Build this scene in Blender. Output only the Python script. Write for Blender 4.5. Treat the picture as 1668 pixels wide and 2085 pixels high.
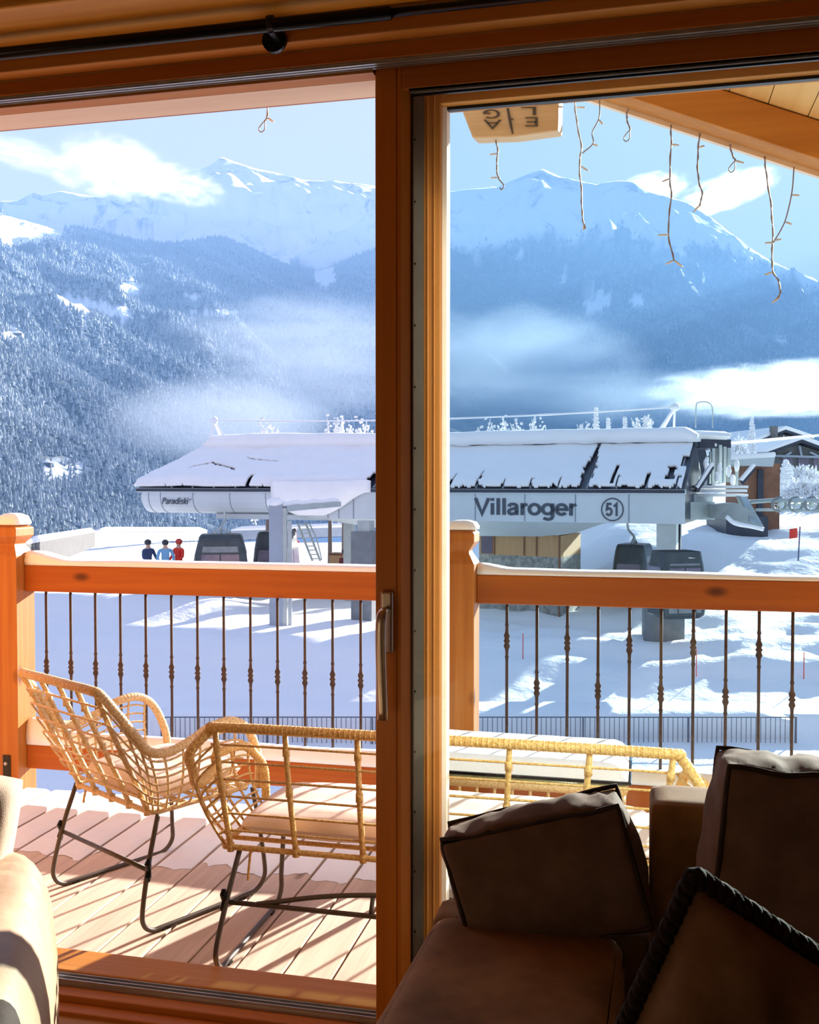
import bpy, bmesh, math, random
import numpy as np
from mathutils import Vector, Matrix, noise as mnoise

scene = bpy.context.scene
for _o in list(bpy.data.objects):
    bpy.data.objects.remove(_o, do_unlink=True)
COL = scene.collection
R = math.radians
random.seed(7)

# ------------------------------------------------------------------ camera
W, H, F = 1668.0, 2085.0, 2030.0
CAM = np.array([0.0, 0.0, 1.40])
PITCH, YAW = R(-1.62), R(13.0)
cam = bpy.data.cameras.new('camera')
cam.sensor_fit = 'VERTICAL'
cam.sensor_height = 36.0
cam.lens = F / H * 36.0
cam.clip_start, cam.clip_end = 0.05, 30000
camo = bpy.data.objects.new('camera', cam)
COL.objects.link(camo)
camo.location = CAM
camo.rotation_euler = (R(90) + PITCH, 0, YAW)
scene.camera = camo

# ------------------------------------------------------------------ light
SUN_AZ, SUN_EL = R(24.0), R(15.6)          # azimuth right of +Y
SUN_DIR = Vector((math.sin(SUN_AZ) * math.cos(SUN_EL), math.cos(SUN_AZ) * math.cos(SUN_EL), math.sin(SUN_EL)))
sun = bpy.data.lights.new('sun', 'SUN')
sun.energy = 38.0
sun.color = (1.0, 0.93, 0.84)
sun.angle = R(0.6)
suno = bpy.data.objects.new('sun', sun)
COL.objects.link(suno)
suno.rotation_euler = (-SUN_DIR).to_track_quat('-Z', 'Y').to_euler()
suno.location = (5, 12, 8)

world = bpy.data.worlds.new('sky')
scene.world = world
world.use_nodes = True
wt = world.node_tree
wt.nodes.clear()
wn = wt.nodes.new
def wl(a, b): wt.links.new(a, b)
tc = wn('ShaderNodeTexCoord')
sep = wn('ShaderNodeSeparateXYZ'); wl(tc.outputs['Generated'], sep.inputs[0])
ramp = wn('ShaderNodeValToRGB')
cr = ramp.color_ramp
cr.elements[0].position = 0.0;  cr.elements[0].color = (0.74, 0.76, 0.92, 1)
cr.elements[1].position = 1.0;  cr.elements[1].color = (0.32, 0.43, 0.71, 1)
for p, c in ((0.20, (0.74, 0.72, 0.92, 1)), (0.38, (0.62, 0.63, 0.88, 1)), (0.60, (0.50, 0.58, 0.84, 1))):
    e = cr.elements.new(p); e.color = c
wl(sep.outputs['Z'], ramp.inputs[0])
dot = wn('ShaderNodeVectorMath'); dot.operation = 'DOT_PRODUCT'
wl(tc.outputs['Generated'], dot.inputs[0]); dot.inputs[1].default_value = SUN_DIR
pw = wn('ShaderNodeMath'); pw.operation = 'POWER'; wl(dot.outputs['Value'], pw.inputs[0]); pw.inputs[1].default_value = 9.0
pw.use_clamp = True
glow = wn('ShaderNodeMix'); glow.data_type = 'RGBA'; glow.blend_type = 'ADD'
wl(pw.outputs[0], glow.inputs[0]); wl(ramp.outputs[0], glow.inputs[6]); glow.inputs[7].default_value = (0.42, 0.38, 0.30, 1)
bg = wn('ShaderNodeBackground'); wl(glow.outputs[2], bg.inputs[0]); bg.inputs[1].default_value = 1.0
wo = wn('ShaderNodeOutputWorld'); wl(bg.outputs[0], wo.inputs[0])

vs = scene.view_settings
vs.view_transform = 'Standard'; vs.look = 'None'; vs.gamma = 1.0; vs.use_curve_mapping = False
vs.exposure = 0.2
cy = scene.cycles
cy.max_bounces = 8; cy.diffuse_bounces = 4; cy.glossy_bounces = 3; cy.transmission_bounces = 4
cy.transparent_max_bounces = 16; cy.volume_bounces = 1
cy.volume_step_rate = 2.0; cy.volume_max_steps = 96
cy.sample_clamp_indirect = 6.0
cy.use_denoising = True

# ------------------------------------------------------------------ pixel rays (photo frame 1668 x 2085)
def ray(px, py):
    d = np.array([(px - W / 2) / F, 1.0, -(py - H / 2) / F])
    c, s = math.cos(PITCH), math.sin(PITCH)
    d = np.array([d[0], c * d[1] - s * d[2], s * d[1] + c * d[2]])
    c, s = math.cos(YAW), math.sin(YAW)
    return np.array([c * d[0] - s * d[1], s * d[0] + c * d[1], d[2]])
def atY(px, py, y): d = ray(px, py); return CAM + d * (y / d[1])
def atZ(px, py, z): d = ray(px, py); return CAM + d * ((z - CAM[2]) / d[2])
def atD(px, py, dep): return CAM + ray(px, py) * dep
RV = np.array([math.cos(YAW), math.sin(YAW), 0.0])
FV = np.array([-math.sin(YAW), math.cos(YAW), 0.0])
def uv(u, v, z): return np.array([0, 0, z]) + RV * u + FV * v     # lateral, depth, height over the deck

# ------------------------------------------------------------------ mesh helpers
def crom(pts, n=6, closed=False):
    P = [np.array(p, float) for p in pts]
    m = len(P); out = []
    rng = range(m if closed else m - 1)
    for i in rng:
        p0 = P[i - 1] if (i > 0 or closed) else 2 * P[0] - P[1]
        p1 = P[i]; p2 = P[(i + 1) % m]
        p3 = P[(i + 2) % m] if (i + 2 < m or closed) else 2 * P[-1] - P[-2]
        for k in range(n):
            t = k / n
            out.append(0.5 * ((2 * p1) + (-p0 + p2) * t + (2 * p0 - 5 * p1 + 4 * p2 - p3) * t * t + (-p0 + 3 * p1 - 3 * p2 + p3) * t ** 3))
    if not closed: out.append(P[-1])
    return out

class MB:
    def __init__(self): self.v, self.f, self.mi = [], [], []
    def add(self, vs, fs, mi=0):
        o = len(self.v)
        self.v += [tuple(float(c) for c in p) for p in vs]
        self.f += [tuple(i + o for i in f) for f in fs]
        self.mi += [mi] * len(fs)
        return self
    def box(self, x0, x1, y0, y1, z0, z1, mi=0):
        v = [(x0,y0,z0),(x1,y0,z0),(x1,y1,z0),(x0,y1,z0),(x0,y0,z1),(x1,y0,z1),(x1,y1,z1),(x0,y1,z1)]
        return self.add(v, [(3,2,1,0),(4,5,6,7),(0,1,5,4),(1,2,6,5),(2,3,7,6),(3,0,4,7)], mi)
    def hexa(self, v8, mi=0):
        return self.add(v8, [(3,2,1,0),(4,5,6,7),(0,1,5,4),(1,2,6,5),(2,3,7,6),(3,0,4,7)], mi)
    def obox(self, c, ax, ay, az, mi=0):                          # centre and three half axes
        c, ax, ay, az = (np.array(k, float) for k in (c, ax, ay, az))
        return self.hexa([c-ax-ay-az, c+ax-ay-az, c+ax+ay-az, c-ax+ay-az, c-ax-ay+az, c+ax-ay+az, c+ax+ay+az, c-ax+ay+az], mi)
    def bar(self, a, b, w, h=None, up=(0,0,1), mi=0):
        a, b = np.array(a, float), np.array(b, float); h = h or w
        d = (b - a); L = np.linalg.norm(d); d /= L
        s = np.cross(d, np.array(up, float))
        if np.linalg.norm(s) < 1e-4: s = np.cross(d, (1, 0, 0))
        s /= np.linalg.norm(s); u = np.cross(s, d)
        return self.obox((a + b) / 2, d * L / 2, s * w / 2, u * h / 2, mi)
    def tube(self, pts, r, n=8, closed=False, mi=0):
        P = [np.array(p, float) for p in pts]; m = len(P)
        rr = r if hasattr(r, '__len__') else [r] * m
        vs_, fs_ = [], []
        prev = None
        for i in range(m):
            t = (P[(i + 1) % m] - P[i - 1]) if closed else (P[min(i + 1, m - 1)] - P[max(i - 1, 0)])
            t = t / (np.linalg.norm(t) + 1e-12)
            if prev is None:
                a = np.cross(t, (0, 0, 1.0))
                if np.linalg.norm(a) < 1e-3: a = np.cross(t, (1.0, 0, 0))
            else:
                a = prev - t * np.dot(prev, t)
            a = a / (np.linalg.norm(a) + 1e-12); prev = a
            b = np.cross(t, a)
            for k in range(n):
                q = 2 * math.pi * k / n
                vs_.append(P[i] + rr[i] * (math.cos(q) * a + math.sin(q) * b))
        for i in range(m if closed else m - 1):
            j = (i + 1) % m
            for k in range(n):
                l = (k + 1) % n
                fs_.append((i*n+k, i*n+l, j*n+l, j*n+k))
        if not closed:
            fs_.append(tuple(range(n))[::-1]); fs_.append(tuple((m-1)*n+k for k in range(n)))
        return self.add(vs_, fs_, mi)
    def lathe(self, prof, c=(0,0,0), n=16, mi=0):
        vs_, fs_ = [], []
        for r_, z_ in prof:
            for k in range(n):
                q = 2 * math.pi * k / n
                vs_.append((c[0] + r_*math.cos(q), c[1] + r_*math.sin(q), c[2] + z_))
        for i in range(len(prof) - 1):
            for k in range(n):
                l = (k + 1) % n
                fs_.append((i*n+k, i*n+l, (i+1)*n+l, (i+1)*n+k))
        fs_.append(tuple(range(n))[::-1]); fs_.append(tuple((len(prof)-1)*n+k for k in range(n)))
        return self.add(vs_, fs_, mi)
    def prism(self, poly, d, mi=0):                                # planar polygon pushed along vector d
        poly = [np.array(p, float) for p in poly]; d = np.array(d, float); n = len(poly)
        fs_ = [tuple(range(n)), tuple(range(n, 2*n))[::-1]] + [(i, i+n, (i+1) % n + n, (i+1) % n) for i in range(n)]
        return self.add(poly + [p + d for p in poly], fs_, mi)
    def ribbon(self, pts, w, fn, d=0.02, mi=0):                    # flat stroke of width w in a letter plane, fn(x, y, depth) -> xyz
        P = [np.array(p, float) for p in pts]; m = len(P); closed = m > 3 and np.linalg.norm(P[0] - P[-1]) < 1e-6
        Lf, Rt = [], []
        for i in range(m):
            a = P[i] - P[i - 1] if i > 0 else (P[i] - P[-2] if closed else P[1] - P[0])
            b = P[i + 1] - P[i] if i < m - 1 else (P[1] - P[i] if closed else P[-1] - P[-2])
            a = a / np.linalg.norm(a); b = b / np.linalg.norm(b)
            n1 = np.array((-a[1], a[0])); n2 = np.array((-b[1], b[0])); n_ = n1 + n2; n_ /= np.linalg.norm(n_)
            k = min(2.2, 1 / max(.4, np.dot(n_, n1)))
            Lf.append(P[i] + n_ * w / 2 * k); Rt.append(P[i] - n_ * w / 2 * k)
        vs_ = [fn(p[0], p[1], 0) for p in Lf] + [fn(p[0], p[1], 0) for p in Rt] + [fn(p[0], p[1], d) for p in Lf] + [fn(p[0], p[1], d) for p in Rt]
        fs_ = []
        for i in range(m - 1):
            j = i + 1
            fs_ += [(i, j, m+j, m+i), (2*m+i, 3*m+i, 3*m+j, 2*m+j), (i, 2*m+i, 2*m+j, j), (m+i, m+j, 3*m+j, 3*m+i)]
        if not closed: fs_ += [(0, m, 3*m, 2*m), (m-1, 3*m-1, 4*m-1, 2*m-1)]
        return self.add(vs_, fs_, mi)
    def blob(self, c, r, n=1, jit=0.0, sq=1.0, mi=0):
        c = np.array(c, float); rr = np.array(r if hasattr(r, '__len__') else (r, r, r * sq), float)
        vs_ = [c + rr * np.array(v) * (1 + random.uniform(-jit, jit)) for v in ICO[n][0]]
        return self.add(vs_, ICO[n][1], mi)
    def loft(self, rings, mi=0, cap=True):
        n = len(rings[0]); vs_ = [p for r_ in rings for p in r_]; fs_ = []
        for i in range(len(rings) - 1):
            for k in range(n):
                l = (k + 1) % n
                fs_.append((i*n+k, i*n+l, (i+1)*n+l, (i+1)*n+k))
        if cap:
            fs_.append(tuple(range(n))[::-1]); fs_.append(tuple((len(rings)-1)*n+k for k in range(n)))
        return self.add(vs_, fs_, mi)
    def grid(self, pts, nu, nv, mi=0):                             # nu x nv points, row-major over v
        fs_ = [(j*nu+i, j*nu+i+1, (j+1)*nu+i+1, (j+1)*nu+i) for j in range(nv-1) for i in range(nu-1)]
        return self.add(pts, fs_, mi)
    def build(self, name, mat, parent=None, smooth=False, bevel=0.0, world_xyz=True, fix=True, seg=2):
        me = bpy.data.meshes.new(name)
        v = self.v
        if parent is not None and world_xyz:
            inv = basis(parent).inverted()
            v = [tuple(inv @ Vector(p)) for p in v]
        me.from_pydata(v, [], self.f)
        mats = mat if isinstance(mat, (list, tuple)) else [mat]
        for m in mats: me.materials.append(m)
        if len(mats) > 1: me.polygons.foreach_set('material_index', self.mi)
        if fix:
            bm = bmesh.new(); bm.from_mesh(me)
            bmesh.ops.recalc_face_normals(bm, faces=bm.faces); bm.to_mesh(me); bm.free()
        if smooth: me.polygons.foreach_set('use_smooth', [True] * len(me.polygons))
        me.update()
        o = bpy.data.objects.new(name, me); COL.objects.link(o)
        if parent is not None: o.parent = parent
        if bevel:
            md = o.modifiers.new('bevel', 'BEVEL'); md.width = bevel; md.segments = seg; md.limit_method = 'ANGLE'; md.angle_limit = R(40)
        return o

def basis(o):
    m = o.matrix_basis if o.parent is None else basis(o.parent) @ o.matrix_basis
    return m.copy()

def _ico(n):
    bm = bmesh.new(); bmesh.ops.create_icosphere(bm, subdivisions=n, radius=1)
    bm.verts.index_update()
    v = [tuple(x.co) for x in bm.verts]; f = [tuple(x.index for x in p.verts) for p in bm.faces]; bm.free()
    return v, f
ICO = {1: _ico(1), 2: _ico(2), 3: _ico(3)}

def tag(o, label=None, cat=None, group=None, kind=None):
    if label: o['label'] = label
    if cat: o['category'] = cat
    if group: o['group'] = group
    if kind: o['kind'] = kind
    return o
def thing(name, label, cat, loc=(0,0,0), rz=0.0, group=None, kind=None):
    o = bpy.data.objects.new(name, None); COL.objects.link(o)
    o.empty_display_size = 0.1
    o.location = tuple(float(c) for c in loc); o.rotation_euler = (0, 0, rz)
    return tag(o, label, cat, group, kind)
def setting(name, loc=(0,0,0)):
    o = bpy.data.objects.new(name, None); COL.objects.link(o); o.location = loc; o['kind'] = 'structure'
    return o
def copy_tree(o, parent=None):
    c = o.copy(); COL.objects.link(c); c.parent = parent
    for ch in list(o.children): copy_tree(ch, c)
    return c

def _el(cx, cy, rx, ry, a0, a1, n=18): return [(cx + rx * math.cos(R(a)), cy + ry * math.sin(R(a))) for a in np.linspace(a0, a1, n)]
GLYPH = {  # strokes on a cap height of 1, and advance width
 'V': ([[(.04, 1), (.36, .05), (.68, 1)]], .72), 'i': ([[(.14, 0), (.14, .70)], [(.14, .84), (.14, 1)]], .28), 'l': ([[(.14, 0), (.14, 1)]], .28),
 'a': ([crom([(.09, .50), (.15, .62), (.28, .65), (.42, .60), (.46, .46)], 3) + [np.array((.46, .0))], crom([(.46, .40), (.28, .37), (.13, .30), (.09, .18), (.14, .08), (.26, .06), (.40, .13), (.46, .26)], 3)], .58),
 'r': ([[(.14, 0), (.14, .71)], crom([(.14, .40), (.20, .57), (.38, .64)], 3)], .40), 'o': ([_el(.31, .35, .24, .29, 0, 360, 28)], .62),
 'g': ([_el(.30, .36, .23, .28, 0, 360, 28), [np.array((.53, .70)), np.array((.53, -.02))] + crom([(.53, -.06), (.46, -.2), (.30, -.24), (.11, -.17)], 3)], .63),
 'e': ([[(.09, .355)] + [(.54, .355)] + _el(.31, .35, .235, .29, 8, 320, 24)], .60), '5': ([[(.53, .92), (.18, .92), (.13, .50)] + crom([(.13, .50), (.30, .58), (.48, .50), (.54, .32), (.46, .13), (.28, .07), (.08, .17)], 3)[1:]], .62),
 '1': ([[(.10, .72), (.34, .92), (.34, 0)]], .5), 'P': ([[(.12, 0), (.12, 1)], crom([(.12, .93), (.40, .91), (.52, .73), (.40, .54), (.12, .52)], 3)], .6),
 'd': ([_el(.30, .36, .23, .28, 0, 360, 28), [(.53, 0), (.53, 1)]], .63), 's': ([crom([(.46, .54), (.36, .64), (.18, .62), (.11, .50), (.22, .39), (.40, .32), (.48, .19), (.38, .07), (.2, .05), (.07, .14)], 3)], .55),
 'k': ([[(.14, 0), (.14, 1)], [(.14, .26), (.48, .68)], [(.25, .38), (.50, 0)]], .54), 'G': ([_el(.37, .5, .30, .45, 50, 330, 24) + [(.64, .44), (.40, .44)]], .75),
 'A': ([[(.03, 0), (.35, .97), (.67, 0)], [(.14, .32), (.56, .32)]], .7), 'L': ([[(.10, 1), (.10, .04), (.58, .04)]], .6), 'E': ([[(.58, .96), (.10, .96), (.10, .04), (.58, .04)], [(.10, .5), (.52, .5)]], .62)}
def write(body, fn, stroke=.17, d=.02):
    m = MB(); x = 0.0
    for ch in body:
        st, adv = GLYPH[ch]
        for p in st: m.ribbon(p, stroke, lambda a, b_, c, x=x: fn(x + a, b_, c), d)
        x += adv
    return m
def text_width(body): return sum(GLYPH[c][1] for c in body)

# ------------------------------------------------------------------ materials
MATS = {}
def new_mat(name):
    m = bpy.data.materials.new(name); m.use_nodes = True
    MATS[name] = m
    return m, m.node_tree, m.node_tree.nodes['Principled BSDF']
def setp(b, **k):
    for n, v in k.items():
        n = n.replace('_', ' ')
        if n in b.inputs: b.inputs[n].default_value = v
def c4(c): return (c[0], c[1], c[2], 1.0)
def objcoord(nt, scale=(1,1,1)):
    t = nt.nodes.new('ShaderNodeTexCoord'); mp = nt.nodes.new('ShaderNodeMapping')
    mp.inputs['Scale'].default_value = scale
    nt.links.new(t.outputs['Object'], mp.inputs[0])
    return mp.outputs[0]
def noise_node(nt, vec, scale, detail=4, rough=0.55):
    n = nt.nodes.new('ShaderNodeTexNoise'); n.inputs['Scale'].default_value = scale
    n.inputs['Detail'].default_value = detail; n.inputs['Roughness'].default_value = rough
    if vec is not None: nt.links.new(vec, n.inputs['Vector'])
    return n
def ramp_node(nt, fac, stops):
    r_ = nt.nodes.new('ShaderNodeValToRGB'); e = r_.color_ramp.elements
    while len(e) > 1: e.remove(e[-1])
    e[0].position = stops[0][0]; e[0].color = c4(stops[0][1])
    for p, c in stops[1:]:
        x = e.new(p); x.color = c4(c)
    nt.links.new(fac, r_.inputs[0])
    return r_
def bump(nt, bsdf, h, strength=0.3, dist=0.01):
    b = nt.nodes.new('ShaderNodeBump'); b.inputs['Strength'].default_value = strength; b.inputs['Distance'].default_value = dist
    nt.links.new(h, b.inputs['Height']); nt.links.new(b.outputs[0], bsdf.inputs['Normal'])

def plain(name, col, rough=0.6, metal=0.0, var=0.12, nscale=20.0, bstr=0.0, spec=0.5):
    m, nt, b = new_mat(name)
    setp(b, Roughness=rough, Metallic=metal); setp(b, Specular_IOR_Level=spec)
    vec = objcoord(nt)
    n = noise_node(nt, vec, nscale)
    lo = [max(0, c * (1 - var)) for c in col]; hi = [min(1, c * (1 + var)) for c in col]
    r_ = ramp_node(nt, n.outputs['Fac'], [(0.3, lo), (0.7, hi)])
    nt.links.new(r_.outputs[0], b.inputs['Base Color'])
    if bstr: bump(nt, b, n.outputs['Fac'], bstr, 0.01)
    return m

def wood(name, dark, light, axis=0, rough=0.55, scale=1.0, knots=True, spec=0.3):
    m, nt, b = new_mat(name)
    setp(b, Roughness=rough, Specular_IOR_Level=spec)
    s = [9.0 * scale] * 3; s[axis] = 0.7 * scale
    vec = objcoord(nt, tuple(s))
    n1 = noise_node(nt, vec, 1.6, 6, 0.6)
    s2 = [60.0 * scale] * 3; s2[axis] = 1.5 * scale
    n2 = noise_node(nt, objcoord(nt, tuple(s2)), 1.0, 3, 0.6)
    mx = nt.nodes.new('ShaderNodeMix'); mx.data_type = 'FLOAT'; mx.inputs[0].default_value = 0.4
    nt.links.new(n1.outputs['Fac'], mx.inputs[2]); nt.links.new(n2.outputs['Fac'], mx.inputs[3])
    r_ = ramp_node(nt, mx.outputs[0], [(0.3, dark), (0.52, [(a + c) / 2 for a, c in zip(dark, light)]), (0.72, light)])
    out = r_.outputs[0]
    if knots:
        s3 = [5.5 * scale] * 3; s3[axis] = 2.6 * scale
        vo = nt.nodes.new('ShaderNodeTexVoronoi'); vo.inputs['Scale'].default_value = 1.0; vo.inputs['Randomness'].default_value = 1.0
        nt.links.new(objcoord(nt, tuple(s3)), vo.inputs['Vector'])
        kr = ramp_node(nt, vo.outputs['Distance'], [(0.06, (1, 1, 1)), (0.12, (0, 0, 0))])
        km = nt.nodes.new('ShaderNodeMix'); km.data_type = 'RGBA'
        nt.links.new(kr.outputs[0], km.inputs[0]); nt.links.new(out, km.inputs[6]); km.inputs[7].default_value = c4([c * 0.35 for c in dark])
        out = km.outputs[2]
    nt.links.new(out, b.inputs['Base Color'])
    bump(nt, b, mx.outputs[0], 0.15, 0.004)
    return m

def snow_mat(name, col=(0.86, 0.87, 0.90), nscale=6.0, bstr=0.25, dist=0.05):
    m, nt, b = new_mat(name)
    setp(b, Roughness=0.75, Specular_IOR_Level=0.2)
    n = noise_node(nt, objcoord(nt), nscale, 6, 0.6)
    r_ = ramp_node(nt, n.outputs['Fac'], [(0.3, [c * 0.96 for c in col]), (0.7, col)])
    nt.links.new(r_.outputs[0], b.inputs['Base Color'])
    bump(nt, b, n.outputs['Fac'], bstr, dist)
    return m

def fabric(name, dark, light, rough=0.85, scale=14.0, weave=400.0, sheen=0.0, bstr=0.25):
    m, nt, b = new_mat(name)
    setp(b, Roughness=rough, Specular_IOR_Level=0.2)
    if sheen: setp(b, Sheen_Weight=sheen, Sheen_Tint=(1.0, 0.62, 0.48, 1))
    n = noise_node(nt, objcoord(nt), scale, 5, 0.6)
    r_ = ramp_node(nt, n.outputs['Fac'], [(0.3, dark), (0.7, light)])
    nt.links.new(r_.outputs[0], b.inputs['Base Color'])
    w_ = noise_node(nt, objcoord(nt), weave, 2, 0.5)
    bump(nt, b, w_.outputs['Fac'], bstr, 0.002)
    return m

M_FRAME_V = wood('frame_wood_upright', (0.46, 0.135, 0.010), (0.64, 0.22, 0.022), 2, 0.42, 1.0, False)
M_FRAME_H = wood('frame_wood_rail', (0.38, 0.105, 0.010), (0.55, 0.18, 0.022), 0, 0.42, 1.0, False)
M_BEAM = wood('ceiling_beam_wood', (0.50, 0.21, 0.02), (0.74, 0.36, 0.045), 0, 0.5, 0.8, True)
M_CASING = wood('casing_wood', (0.40, 0.14, 0.02), (0.62, 0.27, 0.05), 0, 0.45, 1.0, False)
M_POST = wood('post_wood', (0.31, 0.082, 0.010), (0.52, 0.20, 0.04), 2, 0.5, 0.8, True)
M_RAIL = wood('rail_wood', (0.27, 0.056, 0.006), (0.42, 0.115, 0.013), 0, 0.5, 0.8, True)
M_LITWOOD = wood('lit_pale_wood', (0.84, 0.64, 0.46), (0.95, 0.78, 0.60), 0, 0.6, 0.7, False)  # pale wood with snow-bounce and sun light put into its colour
M_RAFTER = wood('rafter_wood', (0.44, 0.155, 0.025), (0.64, 0.27, 0.055), 0, 0.55, 0.7, True)
M_SOFFIT = wood('soffit_wood', (0.70, 0.40, 0.13), (0.88, 0.60, 0.26), 1, 0.55, 0.7, True)
M_DECK = wood('deck_wood', (0.48, 0.345, 0.26), (0.78, 0.62, 0.49), 1, 0.75, 0.9, True)
M_SIGN = wood('sign_wood', (0.60, 0.40, 0.22), (0.80, 0.60, 0.38), 0, 0.6, 1.5, False)
M_FLOOR = wood('interior_floor_wood', (0.30, 0.12, 0.03), (0.50, 0.24, 0.07), 0, 0.45, 0.8, False)
M_WALLWOOD = wood('wall_wood', (0.40, 0.17, 0.04), (0.58, 0.29, 0.09), 0, 0.6, 0.6, True)
M_PLASTER = plain('plaster', (0.62, 0.56, 0.48), 0.9, 0, 0.05, 8)
M_BLACK = plain('black_metal', (0.012, 0.012, 0.014), 0.3, 0.6, 0.2, 30)
M_ALU = plain('track_aluminium', (0.42, 0.40, 0.38), 0.35, 0.75, 0.1, 12)
M_SEAL = plain('grey_profile', (0.085, 0.066, 0.048), 0.5, 0.0, 0.15, 5)
M_HANDLE = plain('handle_steel', (0.46, 0.36, 0.27), 0.28, 0.85, 0.1, 10)
M_SNOW = snow_mat('snow_small', nscale=14, bstr=0.25, dist=0.02)
M_SNOWG = snow_mat('snow_ground', (0.86, 0.87, 0.90), nscale=0.7, bstr=0.5, dist=0.25)
M_SNOWR = snow_mat('snow_roof', (0.93, 0.93, 0.94), nscale=1.5, bstr=0.3, dist=0.12)
M_BALUSTER = plain('baluster_iron', (0.075, 0.05, 0.045), 0.7, 0.0, 0.25, 40, 0, 0.2)
M_STEEL = plain('chair_leg_steel', (0.085, 0.065, 0.048), 0.5, 0.2, 0.2, 30)
M_CUSH = fabric('cream_seat_fabric', (0.66, 0.50, 0.41), (0.74, 0.58, 0.49), 0.9, 9)
M_LEATHER = fabric('beige_leather', (0.30, 0.19, 0.115), (0.42, 0.29, 0.19), 0.42, 7, 60, 0, 0.4)
M_CREAM = fabric('cream_cushion_fabric', (0.55, 0.43, 0.32), (0.66, 0.54, 0.42), 0.9, 9)
M_SOFA = fabric('brown_sofa_suede', (0.10, 0.045, 0.014), (0.27, 0.13, 0.044), 0.8, 6, 300, 0.15)
M_SOFAC = fabric('brown_cushion_fabric', (0.095, 0.052, 0.036), (0.17, 0.10, 0.074), 0.85, 9, 500, 0.1)
M_PILLOW = fabric('taupe_pillow_fabric', (0.12, 0.068, 0.036), (0.24, 0.155, 0.095), 0.85, 10, 300, 0.2)
M_PIPING = fabric('dark_piping', (0.025, 0.014, 0.010), (0.05, 0.028, 0.02), 0.8, 30)
M_ROPE = fabric('dark_rope', (0.012, 0.008, 0.006), (0.03, 0.02, 0.015), 0.95, 90, 200, 0, 0.8)
M_GREYSTATION = plain('station_panel', (0.56, 0.62, 0.66), 0.45, 0.0, 0.05, 0.8)
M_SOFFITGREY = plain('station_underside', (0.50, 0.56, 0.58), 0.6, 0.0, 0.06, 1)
M_SEAM = plain('panel_seam', (0.25, 0.29, 0.33), 0.6)
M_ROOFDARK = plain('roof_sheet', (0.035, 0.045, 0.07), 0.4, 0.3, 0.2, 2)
M_CONC = plain('concrete', (0.17, 0.19, 0.21), 0.85, 0, 0.15, 3, 0.2)
M_MASTGREY = plain('mast_grey', (0.34, 0.39, 0.46), 0.5, 0.2, 0.08, 2)
M_INK = plain('lettering_dark', (0.05, 0.07, 0.10), 0.5, 0, 0.05)
M_CABIN = plain('cabin_shell', (0.05, 0.065, 0.075), 0.35, 0.2, 0.2, 4)
M_CABINGREY = plain('cabin_grey_panel', (0.22, 0.24, 0.25), 0.4, 0.2, 0.15, 4)
M_CABINWIN = plain('cabin_window', (0.16, 0.14, 0.19), 0.12, 0.0, 0.2, 3)
M_HUTWOOD = wood('hut_wood', (0.42, 0.25, 0.12), (0.58, 0.38, 0.20), 2, 0.7, 1.2, False)
M_STONE = plain('hut_stone', (0.27, 0.28, 0.26), 0.9, 0, 0.45, 6, 0.5)
M_BROWN = plain('brown_cladding', (0.22, 0.10, 0.06), 0.8, 0, 0.2, 3)
M_CHALET = plain('chalet_wood', (0.15, 0.15, 0.15), 0.85, 0, 0.25, 1.5)
M_STEELGREY = plain('galvanised_steel', (0.45, 0.50, 0.50), 0.45, 0.5, 0.12, 2)
M_FENCE = plain('fence_steel', (0.13, 0.15, 0.19), 0.5, 0.3, 0.1, 6)
M_REDFLAG = fabric('red_flag_cloth', (0.60, 0.05, 0.04), (0.75, 0.10, 0.08), 0.8, 5)
M_POLE = plain('pole_paint', (0.10, 0.10, 0.20), 0.5)
M_CABLE = plain('string_light_cable', (0.30, 0.26, 0.27), 0.5, 0, 0.1)
M_BULB = plain('string_light_bulb', (0.70, 0.66, 0.62), 0.2, 0, 0.1)
M_PLATE = plain('dark_iron_plate', (0.035, 0.03, 0.025), 0.5, 0.6)
M_BOLT = plain('bolt_head', (0.55, 0.52, 0.48), 0.35, 0.8)
M_BARK = plain('bark', (0.10, 0.08, 0.07), 0.9)

def rattan(name, dark, light):
    m, nt, b = new_mat(name)
    setp(b, Roughness=0.5, Specular_IOR_Level=0.35)
    wv = nt.nodes.new('ShaderNodeTexNoise'); wv.inputs['Scale'].default_value = 130
    nt.links.new(objcoord(nt), wv.inputs['Vector'])
    r_ = ramp_node(nt, wv.outputs['Fac'], [(0.35, dark), (0.65, light)])
    nt.links.new(r_.outputs[0], b.inputs['Base Color'])
    bump(nt, b, wv.outputs['Fac'], 0.5, 0.004)
    return m
M_RATTAN = rattan('honey_rattan', (0.58, 0.38, 0.17), (0.78, 0.57, 0.31))
M_RATTAN_D = rattan('golden_rattan', (0.54, 0.29, 0.07), (0.76, 0.48, 0.17))

def glass(name, tint, refl=0.9):
    m = bpy.data.materials.new(name); m.use_nodes = True; nt = m.node_tree; nt.nodes.clear()
    tr = nt.nodes.new('ShaderNodeBsdfTransparent'); tr.inputs[0].default_value = c4(tint)
    gl = nt.nodes.new('ShaderNodeBsdfGlossy'); gl.inputs['Roughness'].default_value = 0.02; gl.inputs[0].default_value = (refl, refl, refl, 1)
    fr = nt.nodes.new('ShaderNodeFresnel'); fr.inputs[0].default_value = 1.45
    mx = nt.nodes.new('ShaderNodeMixShader'); o = nt.nodes.new('ShaderNodeOutputMaterial')
    nt.links.new(fr.outputs[0], mx.inputs[0]); nt.links.new(tr.outputs[0], mx.inputs[1]); nt.links.new(gl.outputs[0], mx.inputs[2])
    nt.links.new(mx.outputs[0], o.inputs[0])
    return m
M_GLASS = glass('door_glass', (0.86, 0.96, 0.965))
M_TABLEGLASS = glass('table_glass', (0.70, 0.90, 0.86))

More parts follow.
